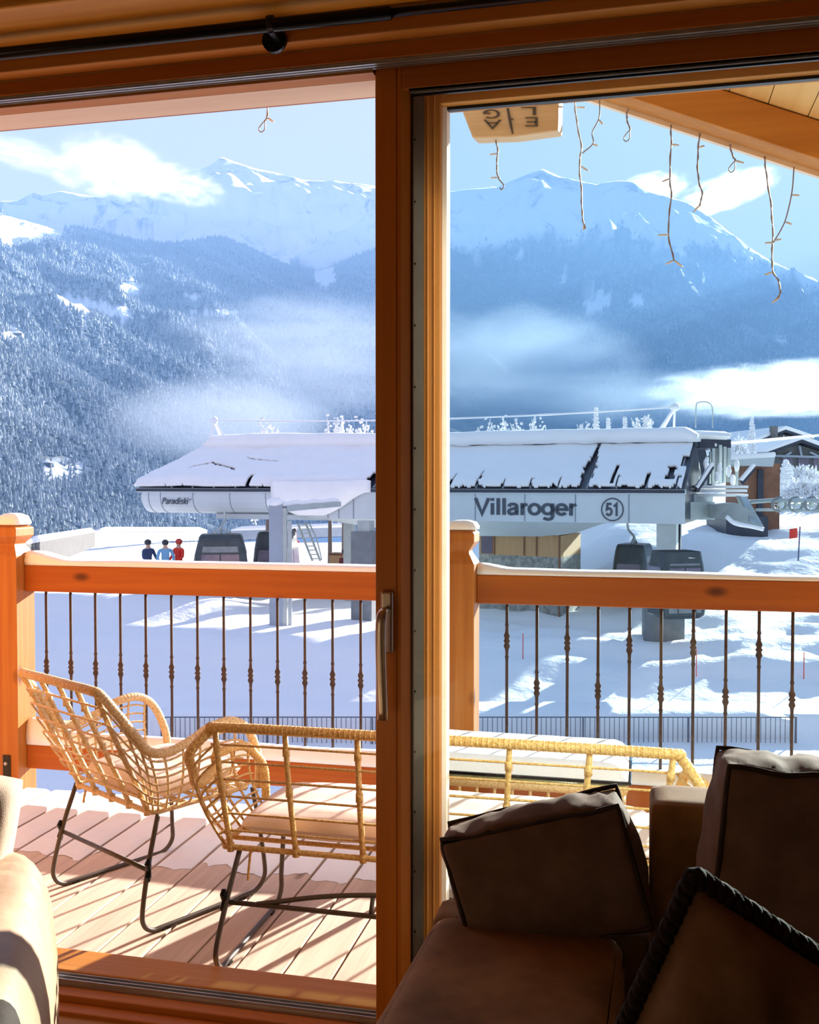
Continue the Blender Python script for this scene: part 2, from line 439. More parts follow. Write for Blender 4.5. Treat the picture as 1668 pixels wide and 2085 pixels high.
# =================================================================== SETTING: room
def struct(name, mb, mat, **k):
    o = mb.build(name, mat, **k); o['kind'] = 'structure'; return o
XL, XR = -2.05, 0.98                      # door opening
struct('floor', MB().box(-4.2, 3.6, -3.4, 2.33, -0.12, 0.0), M_FLOOR)
struct('ceiling', MB().box(-4.2, 3.6, -3.4, 2.6, 2.86, 2.96), M_WALLWOOD)
struct('wall_left', MB().box(-4.3, -4.2, -3.4, 2.6, -0.12, 2.9), M_PLASTER)
struct('wall_right', MB().box(3.6, 3.7, -3.4, 2.6, -0.12, 2.9), M_PLASTER)
struct('wall_back', MB().box(-4.3, 3.7, -3.5, -3.4, -0.12, 2.9), M_PLASTER)
struct('wall_window', MB().box(-4.2, XL - 0.06, 2.312, 2.56, -0.12, 2.86).box(XR + 0.06, 3.6, 2.312, 2.56, -0.12, 2.86)
       .box(XL - 0.06, XR + 0.06, 2.312, 2.56, 2.44, 2.86), M_WALLWOOD)
struct('trim_1', MB().box(-4.0, 3.4, 2.262, 2.311, 2.443, 2.53), M_CASING, bevel=0.004)
b = struct('ceiling_beam', MB().box(-4.2, 3.6, 2.06, 2.25, 2.497, 2.855), M_BEAM, bevel=0.006)

# curtain rod
rod = thing('curtain_rod', 'black metal curtain rod under the orange ceiling beam', 'curtain rod', (-0.85, 2.2, 2.461))
MB().tube([(-2.9, 2.2, 2.466), (-0.55, 2.2, 2.4565)], 0.0150, 12).build('rod_tube', M_BLACK, rod, smooth=True)
MB().tube([(-0.56, 2.2, 2.4565), (1.9, 2.2, 2.453)], 0.0105, 12).build('rod_tube', M_BLACK, rod, smooth=True)
bk = MB().tube([(-0.843, 2.2, 2.461), (-0.829, 2.2, 2.461)], 0.019, 14)
bk.bar((-0.836, 2.2, 2.446), (-0.836, 2.262, 2.446), 0.012, 0.012)
br_ = bk.build('bracket', M_BLACK, rod)
MB().tube([(-0.848, 2.250, 2.449), (-0.848, 2.2615, 2.449)], 0.030, 20).build('mount_plate', M_BLACK, br_, smooth=False)

# door_1: fixed outer frame with head, tracks and threshold
d1 = setting('door_1', (0, 2.4, 0))
MB().box(XL - 0.06, XR + 0.06, 2.313, 2.352, 2.407, 2.442).build('frame_head', M_FRAME_H, d1, bevel=0.002)
MB().box(XL - 0.06, XR + 0.06, 2.352, 2.545, 2.407, 2.442).build('frame_head', M_FRAME_H, d1)
tr_ = MB()
for yy in (2.318, 2.331, 2.344): tr_.box(XL, XR, yy, yy + 0.007, 2.398, 2.408)
tr_.box(XL, XR, 2.316, 2.353, 2.4035, 2.4075)
tr_.build('head_track', M_ALU, d1)
MB().box(XL, -0.634, 2.352, 2.362, 2.392, 2.407).build('frame_head', M_CASING, d1)
MB().box(XL, -0.634, 2.3625, 2.398, 2.3925, 2.407).build('frame_head', M_RAFTER, d1)
MB().box(XL - 0.06, -0.536, 2.430, 2.500, 2.392, 2.407).box(XL - 0.06, -0.634, 2.398, 2.430, 2.392, 2.407).build('outer_lintel', M_LITWOOD, d1)  # underside steps to paler wood outward, painting in the light from outside
for xx in (XL - 0.06, XR):
    MB().box(xx, xx + 0.06, 2.313, 2.545, 0, 2.442).build('frame_jamb', M_FRAME_V, d1, bevel=0.003)
MB().box(XL, XR, 2.445, 2.568, -0.02, 0.05).build('threshold', M_CASING, d1, bevel=0.006)
t_ = MB().box(XL, XR, 2.405, 2.445, -0.02, 0.037)
for yy in (2.408, 2.424, 2.440): t_.box(XL, XR, yy, yy + 0.004, 0.037, 0.046)
t_.build('floor_track', M_ALU, d1)
MB().box(XL, XR, 2.36, 2.405, -0.02, 0.030).build('threshold', M_FRAME_H, d1, bevel=0.004)
MB().box(XL, XR, 2.315, 2.36, -0.02, 0.012).build('threshold', M_FRAME_H, d1, bevel=0.004)
# fixed leaf behind the sliding one
MB().box(-0.578, -0.535, 2.470, 2.53, 0.05, 2.392).build('grey_edge_profile', M_SEAL, d1)
fs = MB().box(-0.535, -0.492, 2.475, 2.545, 0.05, 2.392).box(-0.527, -0.521, 2.471, 2.476, 0.05, 2.392).box(-0.510, -0.505, 2.471, 2.476, 0.05, 2.392)
fs.build('fixed_leaf_stile', M_POST, d1, bevel=0.002)
MB().box(-0.492, -0.480, 2.50, 2.540, 0.12, 2.351).build('glazing_bead', M_LITWOOD, d1)  # pale strip puts the sunlit side face of the stile into colour
MB().box(-0.492, XR, 2.475, 2.545, 2.351, 2.392).build('fixed_leaf_rail', M_RAFTER, d1, bevel=0.002)
MB().box(-0.480, XR, 2.50, 2.515, 2.343, 2.352).build('glazing_bead', M_BLACK, d1)
MB().box(-0.492, XR, 2.475, 2.545, 0.05, 0.14).build('fixed_leaf_rail', M_RAFTER, d1, bevel=0.002)
MB().add([(-0.49, 2.52, 0.13), (XR, 2.52, 0.13), (XR, 2.52, 2.35), (-0.49, 2.52, 2.35)], [(0, 1, 2, 3)]).build('pane', M_GLASS, d1)
sc_ = MB()
for k in range(14): sc_.blob((-0.556, 2.469, 0.25 + 0.155 * k), 0.0035, 1)
sc_.build('screw', M_BLACK, d1)

# door_2: sliding leaf
d2 = setting('door_2', (-0.6, 2.4, 0))
LZ0, LZ1 = 0.042, 2.405
MB().box(-0.632, -0.578, 2.365, 2.425, LZ0, LZ1).build('stile', M_FRAME_V, d2, bevel=0.003)
MB().hexa([(-0.577, 2.367, LZ0), (-0.568, 2.367, LZ0), (-0.549, 2.392, LZ0), (-0.577, 2.425, LZ0),
           (-0.577, 2.367, LZ1), (-0.568, 2.367, LZ1), (-0.549, 2.392, LZ1), (-0.577, 2.425, LZ1)]).build('stile_bead', M_FRAME_V, d2)
MB().box(-0.549, -0.544, 2.392, 2.405, 0.12, 2.345).build('glazing_seal', M_BLACK, d2)
MB().box(-0.566, XR - 0.01, 2.366, 2.425, 2.352, LZ1).build('top_rail', M_FRAME_H, d2, bevel=0.002)
MB().hexa([(-0.55, 2.367, 2.352), (XR - 0.01, 2.367, 2.352), (XR - 0.01, 2.40, 2.352), (-0.55, 2.40, 2.352),
           (-0.55, 2.367, 2.3535), (XR - 0.01, 2.367, 2.3535), (XR - 0.01, 2.40, 2.3535), (-0.55, 2.40, 2.3535)]).build('rail_bead', M_CASING, d2)
MB().box(-0.549, XR - 0.01, 2.390, 2.397, 2.342, 2.352).build('glazing_seal', M_BLACK, d2)
MB().box(-0.549, XR - 0.01, 2.382, 2.390, 2.347, 2.352).build('glazing_bead', M_ALU, d2)
MB().box(-0.566, XR - 0.01, 2.366, 2.425, LZ0, 0.13).build('bottom_rail', M_FRAME_H, d2, bevel=0.002)
MB().add([(-0.56, 2.40, 0.12), (XR - 0.02, 2.40, 0.12), (XR - 0.02, 2.40, 2.355), (-0.56, 2.40, 2.355)], [(0, 1, 2, 3)]).build('pane', M_GLASS, d2)
hp = MB().box(-0.617, -0.585, 2.352, 2.366, 0.985, 1.138).build('handle_plate', M_HANDLE, d2, bevel=0.012, seg=4)
lv = crom([(-0.600, 2.354, 1.09), (-0.600, 2.325, 1.094), (-0.603, 2.312, 1.08), (-0.605, 2.310, 1.04), (-0.604, 2.312, 0.95), (-0.601, 2.316, 0.83)], 6)
hl = MB()
ring = []
for i, p in enumerate(lv):
    t = np.array(lv[min(i + 1, len(lv) - 1)]) - np.array(lv[max(i - 1, 0)]); t /= np.linalg.norm(t)
    s = np.array((1.0, 0, 0)); u = np.cross(t, s); w_ = 0.0095 + 0.0035 * min(1, i / 12)
    ring.append([np.array(p) + w_ * math.cos(q) * s + 0.007 * math.sin(q) * u for q in np.linspace(0, 2 * math.pi, 14, endpoint=False)])
hl.loft(ring).build('handle_lever', M_HANDLE, hp, smooth=True)

# =================================================================== SETTING: balcony
dk = MB()
x = -1.28 - 0.147 * 20
while x < 3.0:
    dk.box(x + 0.004, x + 0.143, 2.569, 4.02, -0.03, 0.0); x += 0.147
struct('balcony_deck', dk, M_DECK, bevel=0.002)
struct('deck_joists', MB().box(-4.2, 3.0, 2.57, 4.02, -0.20, -0.034), M_BARK)
struct('wall_facade', MB().box(-5.5, XL - 0.06, 2.561, 2.60, -0.3, 3.0).box(XR + 0.06, 5, 2.561, 2.60, -0.3, 3.0), M_WALLWOOD)

# roof over the balcony
struct('unseen_roof_left', MB().box(-5.0, -0.55, 2.3, 3.50, 2.97, 3.06), M_SOFFIT)  # out-of-view slab kept to shade the doorway from the sky
vs_ = atY(1200, 205, 4.1); ve_ = atY(1668, 360, 4.1)
sl = (ve_[2] - vs_[2]) / (ve_[0] - vs_[0])
def vz(x): return vs_[2] + sl * (x - vs_[0])
xa, xb = -0.52, 2.6
def slab(mb, x0, x1, y0, y1, d0, d1):       # board following the roof slope, d over the verge line
    mb.hexa([(x0, y0, vz(x0)+d0), (x1, y0, vz(x1)+d0), (x1, y1, vz(x1)+d0), (x0, y1, vz(x0)+d0),
             (x0, y0, vz(x0)+d1), (x1, y0, vz(x1)+d1), (x1, y1, vz(x1)+d1), (x0, y1, vz(x0)+d1)])
m_ = MB(); slab(m_, xa, xb, 4.10, 4.125, 0.0, 0.30); slab(m_, xa, xb, 4.131, 4.16, 0.012, 0.34)
struct('verge_board', m_, M_LITWOOD)
m_ = MB(); slab(m_, xa, xb, 3.97, 4.097, 0.018, 0.160)
struct('roof_rafter', m_, M_RAFTER, bevel=0.004)
m_ = MB()
k = xa
while k < xb:
    slab(m_, k + 0.002, min(k + 0.138, xb), 2.3, 4.16, 0.165, 0.185); k += 0.14
struct('soffit_boards', m_, M_SOFFIT)
m_ = MB(); slab(m_, xa, xb, 2.3, 4.2, 0.345, 0.42)
struct('roof_right', m_, M_SOFFIT)

# railing posts
def sq(c, h, z): return [(c[0]-h, c[1]-h, z), (c[0]+h, c[1]-h, z), (c[0]+h, c[1]+h, z), (c[0]-h, c[1]+h, z)]
def rail_post(xc, label):
    yc = 4.031; h = 0.07
    t = thing('railing_post', label, 'post', (xc, yc, 0), 0, 'posts of the balcony railing')
    prof = [(h, -0.25), (h, 1.075), (h - 0.004, 1.083), (h - 0.024, 1.118), (h - 0.026, 1.128), (h - 0.004, 1.158), (h, 1.165), (h, 1.20), (h - 0.03, 1.222)]
    MB().loft([sq((xc, yc), a, z) for a, z in prof]).build('post_body', M_POST, t, bevel=0.003)
    return t
pl = rail_post(-2.801, 'wooden railing post with snow cap and dark bolted plate at its foot')
pr = rail_post(-0.718, 'wooden railing post between the two railing sections, behind the sliding door')
bp = MB().box(-2.806, -2.768, 3.954, 3.961, -0.0, 0.172).build('foot_plate', M_PLATE, pl, bevel=0.003)
bl_ = MB()
for z in (0.135, 0.062): bl_.lathe([(0.0075, -0.003), (0.0075, 0.003), (0.004, 0.006)], (0, 0, 0), 10)
for z in (0.135, 0.062):
    MB().tube([(-2.787, 3.954, z), (-2.787, 3.946, z)], 0.008, 10).build('bolt', M_BOLT, bp)
for xc, hgt, lab in ((-2.801, 0.040, 'rounded snow cap on top of the railing post with the bolted foot plate'), (-0.718, 0.026, 'thin snow cap on top of the post behind the sliding door')):
    rings = []
    for a, z in ((0.046, 1.218), (0.064, 1.214), (0.066, 1.225), (0.055, 1.225 + hgt * 0.7), (0.03, 1.225 + hgt), (0.005, 1.227 + hgt)):
        rings.append([(xc + 0.012 + a * np.sign(math.cos(q)) * abs(math.cos(q)) ** 0.5, 4.031 + a * np.sign(math.sin(q)) * abs(math.sin(q)) ** 0.5, z) for q in np.linspace(0, 2 * math.pi, 20, endpoint=False)])
    s_ = MB().loft(rings).build('post_snow', M_SNOW, smooth=True)
    tag(s_, lab, 'snow', 'snow on the balcony railing')
# railing sections
def baluster(x, zk, par, proto):
    if proto.get(zk) is None:
        pr_ = [(0.0062, 0.18), (0.0062, zk - 0.075), (0.0085, zk - 0.066), (0.0062, zk - 0.058), (0.0075, zk - 0.035), (0.0135, zk - 0.022), (0.009, zk - 0.008),
               (0.0145, zk), (0.009, zk + 0.008), (0.0135, zk + 0.022), (0.0075, zk + 0.035), (0.0062, zk + 0.058), (0.0085, zk + 0.066), (0.0062, zk + 0.075), (0.0062, 0.93)]
        o = MB().lathe(pr_, (x, 4.083, 0), 10).build('baluster', M_BALUSTER, par, smooth=True)
        proto[zk] = (o, x)
        return o
    o0, x0 = proto[zk]
    o = o0.copy(); COL.objects.link(o); o.parent = par
    o.location = (x - x0 + proto_shift(par, o0), 0, 0)
    return o
def proto_shift(par, o0):
    return (basis(o0.parent).translation - basis(par).translation).x
protos = {}
def section(x0, x1, xs, zks, label):
    t = thing('balcony_railing', label, 'railing', ((x0 + x1) / 2, 4.08, 0), 0, 'balcony railing sections')
    MB().box(x0, x1, 4.022, 4.142, 0.910, 1.029).build('top_rail', M_RAIL, t, bevel=0.006)
    MB().box(x0, x1, 4.022, 4.088, 0.097, 0.206).build('bottom_rail', M_RAIL, t, bevel=0.006)
    for i, x in enumerate(xs): baluster(x, zks[i % len(zks)], t, protos)
    return t
secL = section(-2.731, -0.788, [-2.66 + 0.1253 * i for i in range(15)], [0.56], 'railing section with dark iron balusters left of the sliding door stile')
secR = section(-0.648, 2.6, [-0.53 + 0.1235 * i for i in range(25)], [0.752, 0.562], 'railing section whose baluster knots alternate in height, seen through the glass')
def snow_strip(x0, x1, y0, y1, z0, hfun, label):
    n = int((x1 - x0) / 0.03); rings = []
    for i in range(n + 1):
        x = x0 + (x1 - x0) * i / n; h = hfun(x)
        ym = (y0 + y1) / 2; hw = (y1 - y0) / 2
        j = 0.006 * mnoise.noise(Vector((x * 4, z0 * 9, 0)))
        rings.append([(x, ym - hw * 0.95, z0), (x, ym - hw - 0.004 + j, z0 + h * 0.35), (x, ym - hw * 0.93 + j, z0 + h * 0.8), (x, ym - hw * 0.6, z0 + h), (x, ym, z0 + h * 1.04),
                      (x, ym + hw * 0.6, z0 + h), (x, ym + hw * 0.95, z0 + h * 0.75), (x, ym + hw, z0 + h * 0.3), (x, ym + hw * 0.95, z0)])
    o = MB().loft(rings).build('snow_ridge', M_SNOW, smooth=True)
    return tag(o, label, 'snow', 'snow on the balcony railing')
def ss(a, b, x): t = min(1, max(0, (x - a) / (b - a))); return t * t * (3 - 2 * t)
snow_strip(-2.728, -0.79, 4.022, 4.142, 1.0295, lambda x: 0.026 + 0.035 * (1 - ss(-2.72, -2.5, x)) + 0.004 * mnoise.noise(Vector((x * 3, 0, 1))), 'snow along the top rail beside the post with the bolted plate')
snow_strip(-0.646, 2.6, 4.022, 4.142, 1.0295, lambda x: 0.022 + 0.02 * (1 - ss(-0.64, -0.5, x)) - 0.006 * ss(0, 0.6, x) + 0.004 * mnoise.noise(Vector((x * 3, 2, 1))), 'snow along the top rail seen through the door glass')
snow_strip(-2.728, -0.79, 4.022, 4.090, 0.2065, lambda x: 0.06 + 0.055 * (1 - ss(-2.72, -2.45, x)) + 0.008 * mnoise.noise(Vector((x * 2.5, 0, 5))), 'thick snow on the bottom rail behind the wicker armchair')
snow_strip(-0.646, 2.6, 4.022, 4.090, 0.2065, lambda x: 0.05 + 0.008 * mnoise.noise(Vector((x * 2.5, 3, 5))), 'snow on the bottom rail beyond the snowy glass table')

# thin snow lying on the deck boards
sd = MB()
x = -1.28 - 0.147 * 12
random.seed(3)
while x < 2.4:
    x0, x1 = x + 0.006, x + 0.141
    yn = 3.34 + 0.07 * mnoise.noise(Vector((x * 2.1, 1.7, 0))) + random.uniform(-0.05, 0.05)
    nseg = 7; nr = []
    for i in range(nseg + 1):
        xx = x0 + (x1 - x0) * i / nseg
        ye = yn + 0.05 * mnoise.noise(Vector((xx * 22, 4.2, 0))) + 0.02 * mnoise.noise(Vector((xx * 60, 9, 0)))
        edge = 0.0 if 0 < i < nseg else 0.0
        row = []
        for j in range(15):
            y = ye + (4.018 - ye) * j / 14
            hh = 0.0015 + 0.009 * min(1, j / 3) + 0.003 * mnoise.noise(Vector((xx * 6, y * 6, 0)))
            if i in (0, nseg): hh *= 0.25
            row.append((xx, y, max(0.0012, hh)))
        nr.append(row)
    pts = [p for j in range(15) for p in (nr[i][j] for i in range(nseg + 1))]
    sd.grid(pts, nseg + 1, 15)
    x += 0.147
tag(sd.build('deck_snow', M_SNOW, smooth=True, fix=False), 'thin snow crust lying on the deck boards along the railing', 'snow', kind='stuff')

# =================================================================== wicker furniture
def chair_paths(hw, tw, xa, dep, zb, zt, za0, za1, lean, sft, fin=0.0):
    """frame outline T and seat outline B from the front of one arm round the back to the other"""
    dz = zt - za0
    S = [((xa-.012-fin, dep, zb), (hw, dep-.03, zb)), ((xa-.006-fin, dep-.004, zb+.10), (hw, dep-.03, zb)), ((xa-fin*.9, dep*.87, za1-.045), (hw, dep*.84, zb)), ((xa-fin*.7, dep*.70, za1), (hw, dep*.68, zb)),
         ((xa, dep*.48, za1-.004), (hw, dep*.46, zb)), ((xa, .12+sft, za0+.022), (hw, .11+sft*.6, zb)), ((xa, .034+sft, za0), (hw, .06+sft*.5, zb)), ((xa-.005, -.035+sft, za0+.012), (hw, .025+sft*.4, zb)),
         ((xa-.016, -.076+sft, za0+.30*dz), (hw-.008, .008, zb)), ((xa-.030, -.128+sft, za0+.64*dz), (hw-.02, .0, zb)), ((tw+.008, -lean+.012, zt-.012), (hw-.035, 0, zb)), ((tw-.025, -lean, zt), (hw-.06, 0, zb))]
    Rh = [((-t[0], t[1], t[2]), (-b[0], b[1], b[2])) for t, b in S]
    mid = []
    xl, xr = -S[-1][0][0], S[-1][0][0]
    for i in range(1, 4):
        f = i / 4; x = xl + (xr - xl) * f
        mid.append(((x, -lean - .006, zt + .003), (x * .93, 0, zb)))
    A = Rh + mid + list(reversed(S))
    return [a[0] for a in A], [a[1] for a in A]

def wicker_seat(name, label, cat, loc, rz, geo, nslat, sled, rmat, group=None, rows=7, truss=False):
    hw, tw, xa, dep, zb, zt, za0, za1, lean, sft = geo[:10]
    t = thing(name, label, cat, loc, rz, group)
    T, B = chair_paths(*geo)
    n = 7
    Ts, Bs = crom(T, n), crom(B, n)
    ar = MB().tube(Ts, 0.0145, 12)
    # wound strands on the tube
    for i in range(0, len(Ts) - 1, 1):
        p = (Ts[i] + Ts[i + 1]) / 2
        d = Ts[i + 1] - Ts[i]; L = np.linalg.norm(d)
        if L < 1e-4: continue
        k_ = max(1, int(L / 0.012))
        for q in range(k_):
            a = Ts[i] + d * (q + .2) / k_; b_ = Ts[i] + d * (q + .8) / k_
            ar.tube([a, (a + b_) / 2, b_], [0.0142, 0.0156, 0.0142], 10)
    ar.build('frame_rail', rmat, t, smooth=True, world_xyz=False)
    # seat ring and slats
    sr = MB().tube(Bs, 0.009, 8)
    sr.tube([B[0], B[-1]], 0.013, 8)
    for k_ in range(1, 6):
        y = dep * k_ / 6
        sr.tube([(-hw + .01, y, zb), (hw - .01, y, zb)], 0.007, 6)
    sr.build('seat_frame', rmat, t, smooth=True, world_xyz=False)
    # back slats
    for i in range(nslat):
        bs = MB()
        f = i / (nslat - 1) * 2 - 1
        pts = []
        for q in np.linspace(0, 1, 7):
            pts.append((f * ((hw - .03) * (1 - q) + (tw - .01) * q), -lean * q ** 1.4 - 0.03 * math.sin(math.pi * q) * (0.8 if lean > .03 else .3), zb + (zt - zb) * q))
        bs.tube(pts, 0.0088, 8)
        for q in (0.0, 0.55, 0.96):
            j = min(6, int(q * 6)); bs.tube([np.array(pts[j]) + (0, 0, -.012), np.array(pts[j]) + (0, 0, .012)], 0.0112, 8)
        bs.build('back_slat', rmat, t, smooth=True, world_xyz=False)
    # woven strands
    wv_ = MB()
    N = len(Ts)
    i0, i1 = int(N * 0.10), int(N * 0.90)
    for r_ in range(1, rows + 1):
        f = r_ / (rows + 1)
        pts = []
        for i in range(i0, i1 + 1, 2):
            bulge = 0.03 * math.sin(math.pi * f)
            c = Bs[i] * (1 - f) + Ts[i] * f
            cen = np.array((0, dep * .5, c[2])); o_ = c - cen; o_ = o_ / (np.linalg.norm(o_) + 1e-9)
            pts.append(c + o_ * bulge * (1.0 if lean > .03 else .35))
        wv_.tube(pts, 0.0036, 6)
    for i in list(range(i0, int(N * 0.36), 6)) + list(range(int(N * 0.66), i1 + 1, 6)):
        pts = [Bs[i] * (1 - f) + Ts[i] * f + np.array((np.sign(Ts[i][0]) * 0.02 * math.sin(math.pi * f), 0, 0)) for f in np.linspace(0, 1, 6)]
        wv_.tube(pts, 0.0042, 6)
    wv_.build('weave', rmat, t, smooth=True, world_xyz=False)
    # steel sleds
    for s in (-1, 1):
        xs = s * sled[0]
        y0, y1 = sled[1], sled[2]
        path = [(xs - s*.025, .012, zb - .004), (xs - s*.012, y0 * .55 + .004, zb * .62), (xs, y0, .085), (xs, y0 + .004, .035), (xs, y0 + .035, .0095), (xs, y0 + .08, .008),
                (xs, (y0 + y1) / 2, .008), (xs, y1 - .09, .008), (xs, y1 - .035, .012), (xs, y1, .045), (xs, y1 + .002, .10), (xs - s*.012, y1 - .012, zb * .65), (xs - s*.025, y1 - .03, zb - .004)]
        lg = MB().tube(crom(path, 5), 0.0078, 10).build('leg', M_STEEL, t, smooth=True, world_xyz=False)
        for q in (y0 + .08, y1 - .10): MB().box(xs - .010, xs + .010, q - .012, q + .012, 0.0, .006).build('foot_pad', M_BLACK, lg, world_xyz=False)
    xs = sled[0] - .014
    yb = sled[1] * .55 + .004
    cb = MB().tube([(-xs, yb, .195), (xs, yb, .195)], 0.0075, 8)
    if truss:
        arch = crom([(-xs * .85, yb, .197), (-xs * .45, yb + .02, .235), (0, yb + .03, .25), (xs * .45, yb + .02, .235), (xs * .85, yb, .197)], 6)
        cb.tube(arch, 0.0075, 8)
        for q in (-.28, .28): cb.tube([(xs * q * 1.0, yb, .195), (xs * q * 1.0, yb + .028, .243)], 0.0065, 8)
    cb.build('crossbar', M_STEEL, t, smooth=True, world_xyz=False)
    for s in (-1, 1):
        kn = MB().tube([(s * (xs + .010), yb - .008, .165), (s * (xs + .010), yb - .010, .18), (s * (xs + .010), yb - .006, .20), (s * (xs + .010), yb - .010, .22), (s * (xs + .010), yb - .006, .235)], [.006, .011, .007, .011, .006], 8)
        kn.build('brace_clip', M_BLACK, t, world_xyz=False)
    return t

def cushion_mesh(w, d, h, edge=0.45, n=22, wr=0.006, seed=0, sag=0.0):
    """pillow-like box: half sizes w, d, h"""
    m = MB(); rows = []
    for side in (1, -1):
        pts = []
        for j in range(n + 1):
            for i in range(n + 1):
                u = -1 + 2 * i / n; v = -1 + 2 * j / n
                u = math.copysign(abs(u) ** .8, u); v = math.copysign(abs(v) ** .8, v)
                k_ = ((1 - abs(u) ** 5) * (1 - abs(v) ** 5)) ** edge
                rr = 1 - 0.035 * (abs(u) ** 4 * abs(v) ** 4)
                nz = wr * mnoise.noise(Vector((u * 3 + seed, v * 3, side * 2.0))) + wr * .6 * mnoise.noise(Vector((u * 9 + seed, v * 9, side * 5.0)))
                pts.append((w * u * rr, d * v * rr, side * h * k_ + nz * k_ - sag * (1 - u * u) * (1 - v * v)))
        m.grid(pts, n + 1, n + 1)
    return m

# wicker armchair, turned to face the mountains
chA = wicker_seat('wicker_armchair', 'single wicker armchair on black sled legs beside the railing post with the bolted plate', 'armchair',
                  (-1.695, 2.965, 0), R(-29), (0.235, 0.232, 0.280, 0.40, 0.362, 0.775, 0.559, 0.613, 0.19, 0.0), 5, (0.272, -0.062, 0.42), M_RATTAN, rows=7)
# two-seat wicker bench seen from behind
chB = wicker_seat('wicker_loveseat', 'long two-seat wicker bench with its back to the sliding door', 'bench',
                  (-0.558, 2.705, 0), 0.0, (0.635, 0.66, 0.745, 0.46, 0.335, 0.688, 0.485, 0.545, 0.008, 0.09, 0.06), 7, (0.605, -0.105, 0.42), M_RATTAN_D, rows=6, truss=True)
ca = cushion_mesh(0.205, 0.185, 0.04, 0.35, 22, 0.004, 1)
oa = ca.build('seat_cushion', M_CUSH, smooth=True)
oa.location = (-1.695 + 0.20 * math.sin(R(29)), 2.965 + 0.20 * math.cos(R(29)), 0.417); oa.rotation_euler = (0, 0, R(-29))
tag(oa, 'cream seat cushion lying in the single wicker armchair', 'cushion')
cb2 = cushion_mesh(0.605, 0.205, 0.04, 0.35, 26, 0.004, 4)
ob = cb2.build('seat_cushion', M_CUSH, smooth=True)
ob.location = (-0.558, 2.935, 0.388)
tag(ob, 'long cream seat cushion lying in the two-seat wicker bench', 'cushion')

for cu_, (px, y0, y1), yy in ((ob, (508, 1733, 1792), 2.715), (oa, (173, 1606, 1634), 3.06)):
    q = [atY(px + dx, y0 + (y1 - y0) * f, yy) for f, dx in ((0, 2), (.35, 0), (.7, -2), (1, -3))]
    MB().tube(crom(q, 3), 0.0042, 5).build('tie_strap', M_RATTAN_D, cu_, smooth=True)
# low glass table with snow
tb = thing('glass_table', 'low wicker table with greenish glass top under a slab of snow', 'table', (-0.36, 3.50, 0))
MB().box(-0.80, -0.02, 3.285, 3.70, 0.42, 0.43).build('tabletop', M_TABLEGLASS, tb, bevel=0.003)
m_ = MB()
for a, b_ in (((-0.77, 3.31), (-0.05, 3.31)), ((-0.77, 3.67), (-0.05, 3.67)), ((-0.77, 3.31), (-0.77, 3.67)), ((-0.05, 3.31), (-0.05, 3.67))):
    m_.tube([(a[0], a[1], .395), (b_[0], b_[1], .395)], 0.02, 10)
    m_.tube([(a[0], a[1], .33), (b_[0], b_[1], .33)], 0.012, 8)
for i in range(13):
    x = -0.77 + 0.72 * i / 12
    m_.tube([(x, 3.31, .33), (x, 3.31, .39)], 0.006, 6).tube([(x, 3.67, .33), (x, 3.67, .39)], 0.006, 6)
m_.build('wicker_apron', M_RATTAN, tb, smooth=True)
for xx in (-0.76, -0.06):
    for yy in (3.32, 3.66):
        MB().tube([(xx, yy, 0.0), (xx, yy, .34)], 0.011, 10).build('leg', M_STEEL, tb, smooth=True)
pts = []
for j in range(15):
    for i in range(29):
        u, v = i / 28, j / 14
        e = min(1, min(u, 1 - u) * 16) * min(1, min(v, 1 - v) * 10)
        pts.append((-0.79 + 0.76 * u, 3.295 + 0.40 * v, 0.4305 + (0.05 + 0.004 * mnoise.noise(Vector((u * 7, v * 5, 3)))) * e ** .4))
tag(MB().grid(pts, 29, 15).build('table_snow', M_SNOW, smooth=True, fix=False), 'slab of snow on the glass table top', 'snow')

# hanging wooden sign with carved letters
s0 = atY(936, 205, 3.9)
sg = thing('hanging_sign', 'pale wooden sign with upside-down carved letters hanging under the roof', 'sign', (-0.48, 3.9, 2.9))
def SP(px, py, y=3.9): return atY(px, py, y)
front = [SP(925, 185), SP(962, 281), SP(1048, 278), SP(1136, 266), SP(1138, 180)]
MB().prism([p for p in front], (0.012, 0.075, 0.0)).build('board', M_SIGN, sg, bevel=0.007, seg=3)
cr_ = MB(); P_ = [SP(1030, 200, 3.897), SP(1036, 232, 3.897), SP(1044, 272, 3.897)]
cr_.tube(crom(P_, 5), [0.0045, .006, .006, .005, .005, .005, .006, .006, .005, .004, .003], 6)
cr_.tube([SP(1038, 241, 3.897), SP(1046, 243, 3.897)], 0.002, 5)
cr_.build('crack', M_BARK, sg)
# edge worn lighter
def letter(ch, px0, py0, px1, py1):                              # upside-down letter filling a pixel box on the board face
    adv = GLYPH[ch][1]
    fn = lambda a, b_, c: SP(px1 + (px0 - px1) * a / adv, py0 + (py1 - py0) * b_, 3.899 - c)
    write(ch, fn, .12, .004).build('letter', M_BARK, sg)
letter('G', 981, 223, 1019, 241); letter('A', 986, 244, 1020, 262); letter('L', 1060, 218, 1094, 234); letter('E', 1068, 239, 1097, 257)

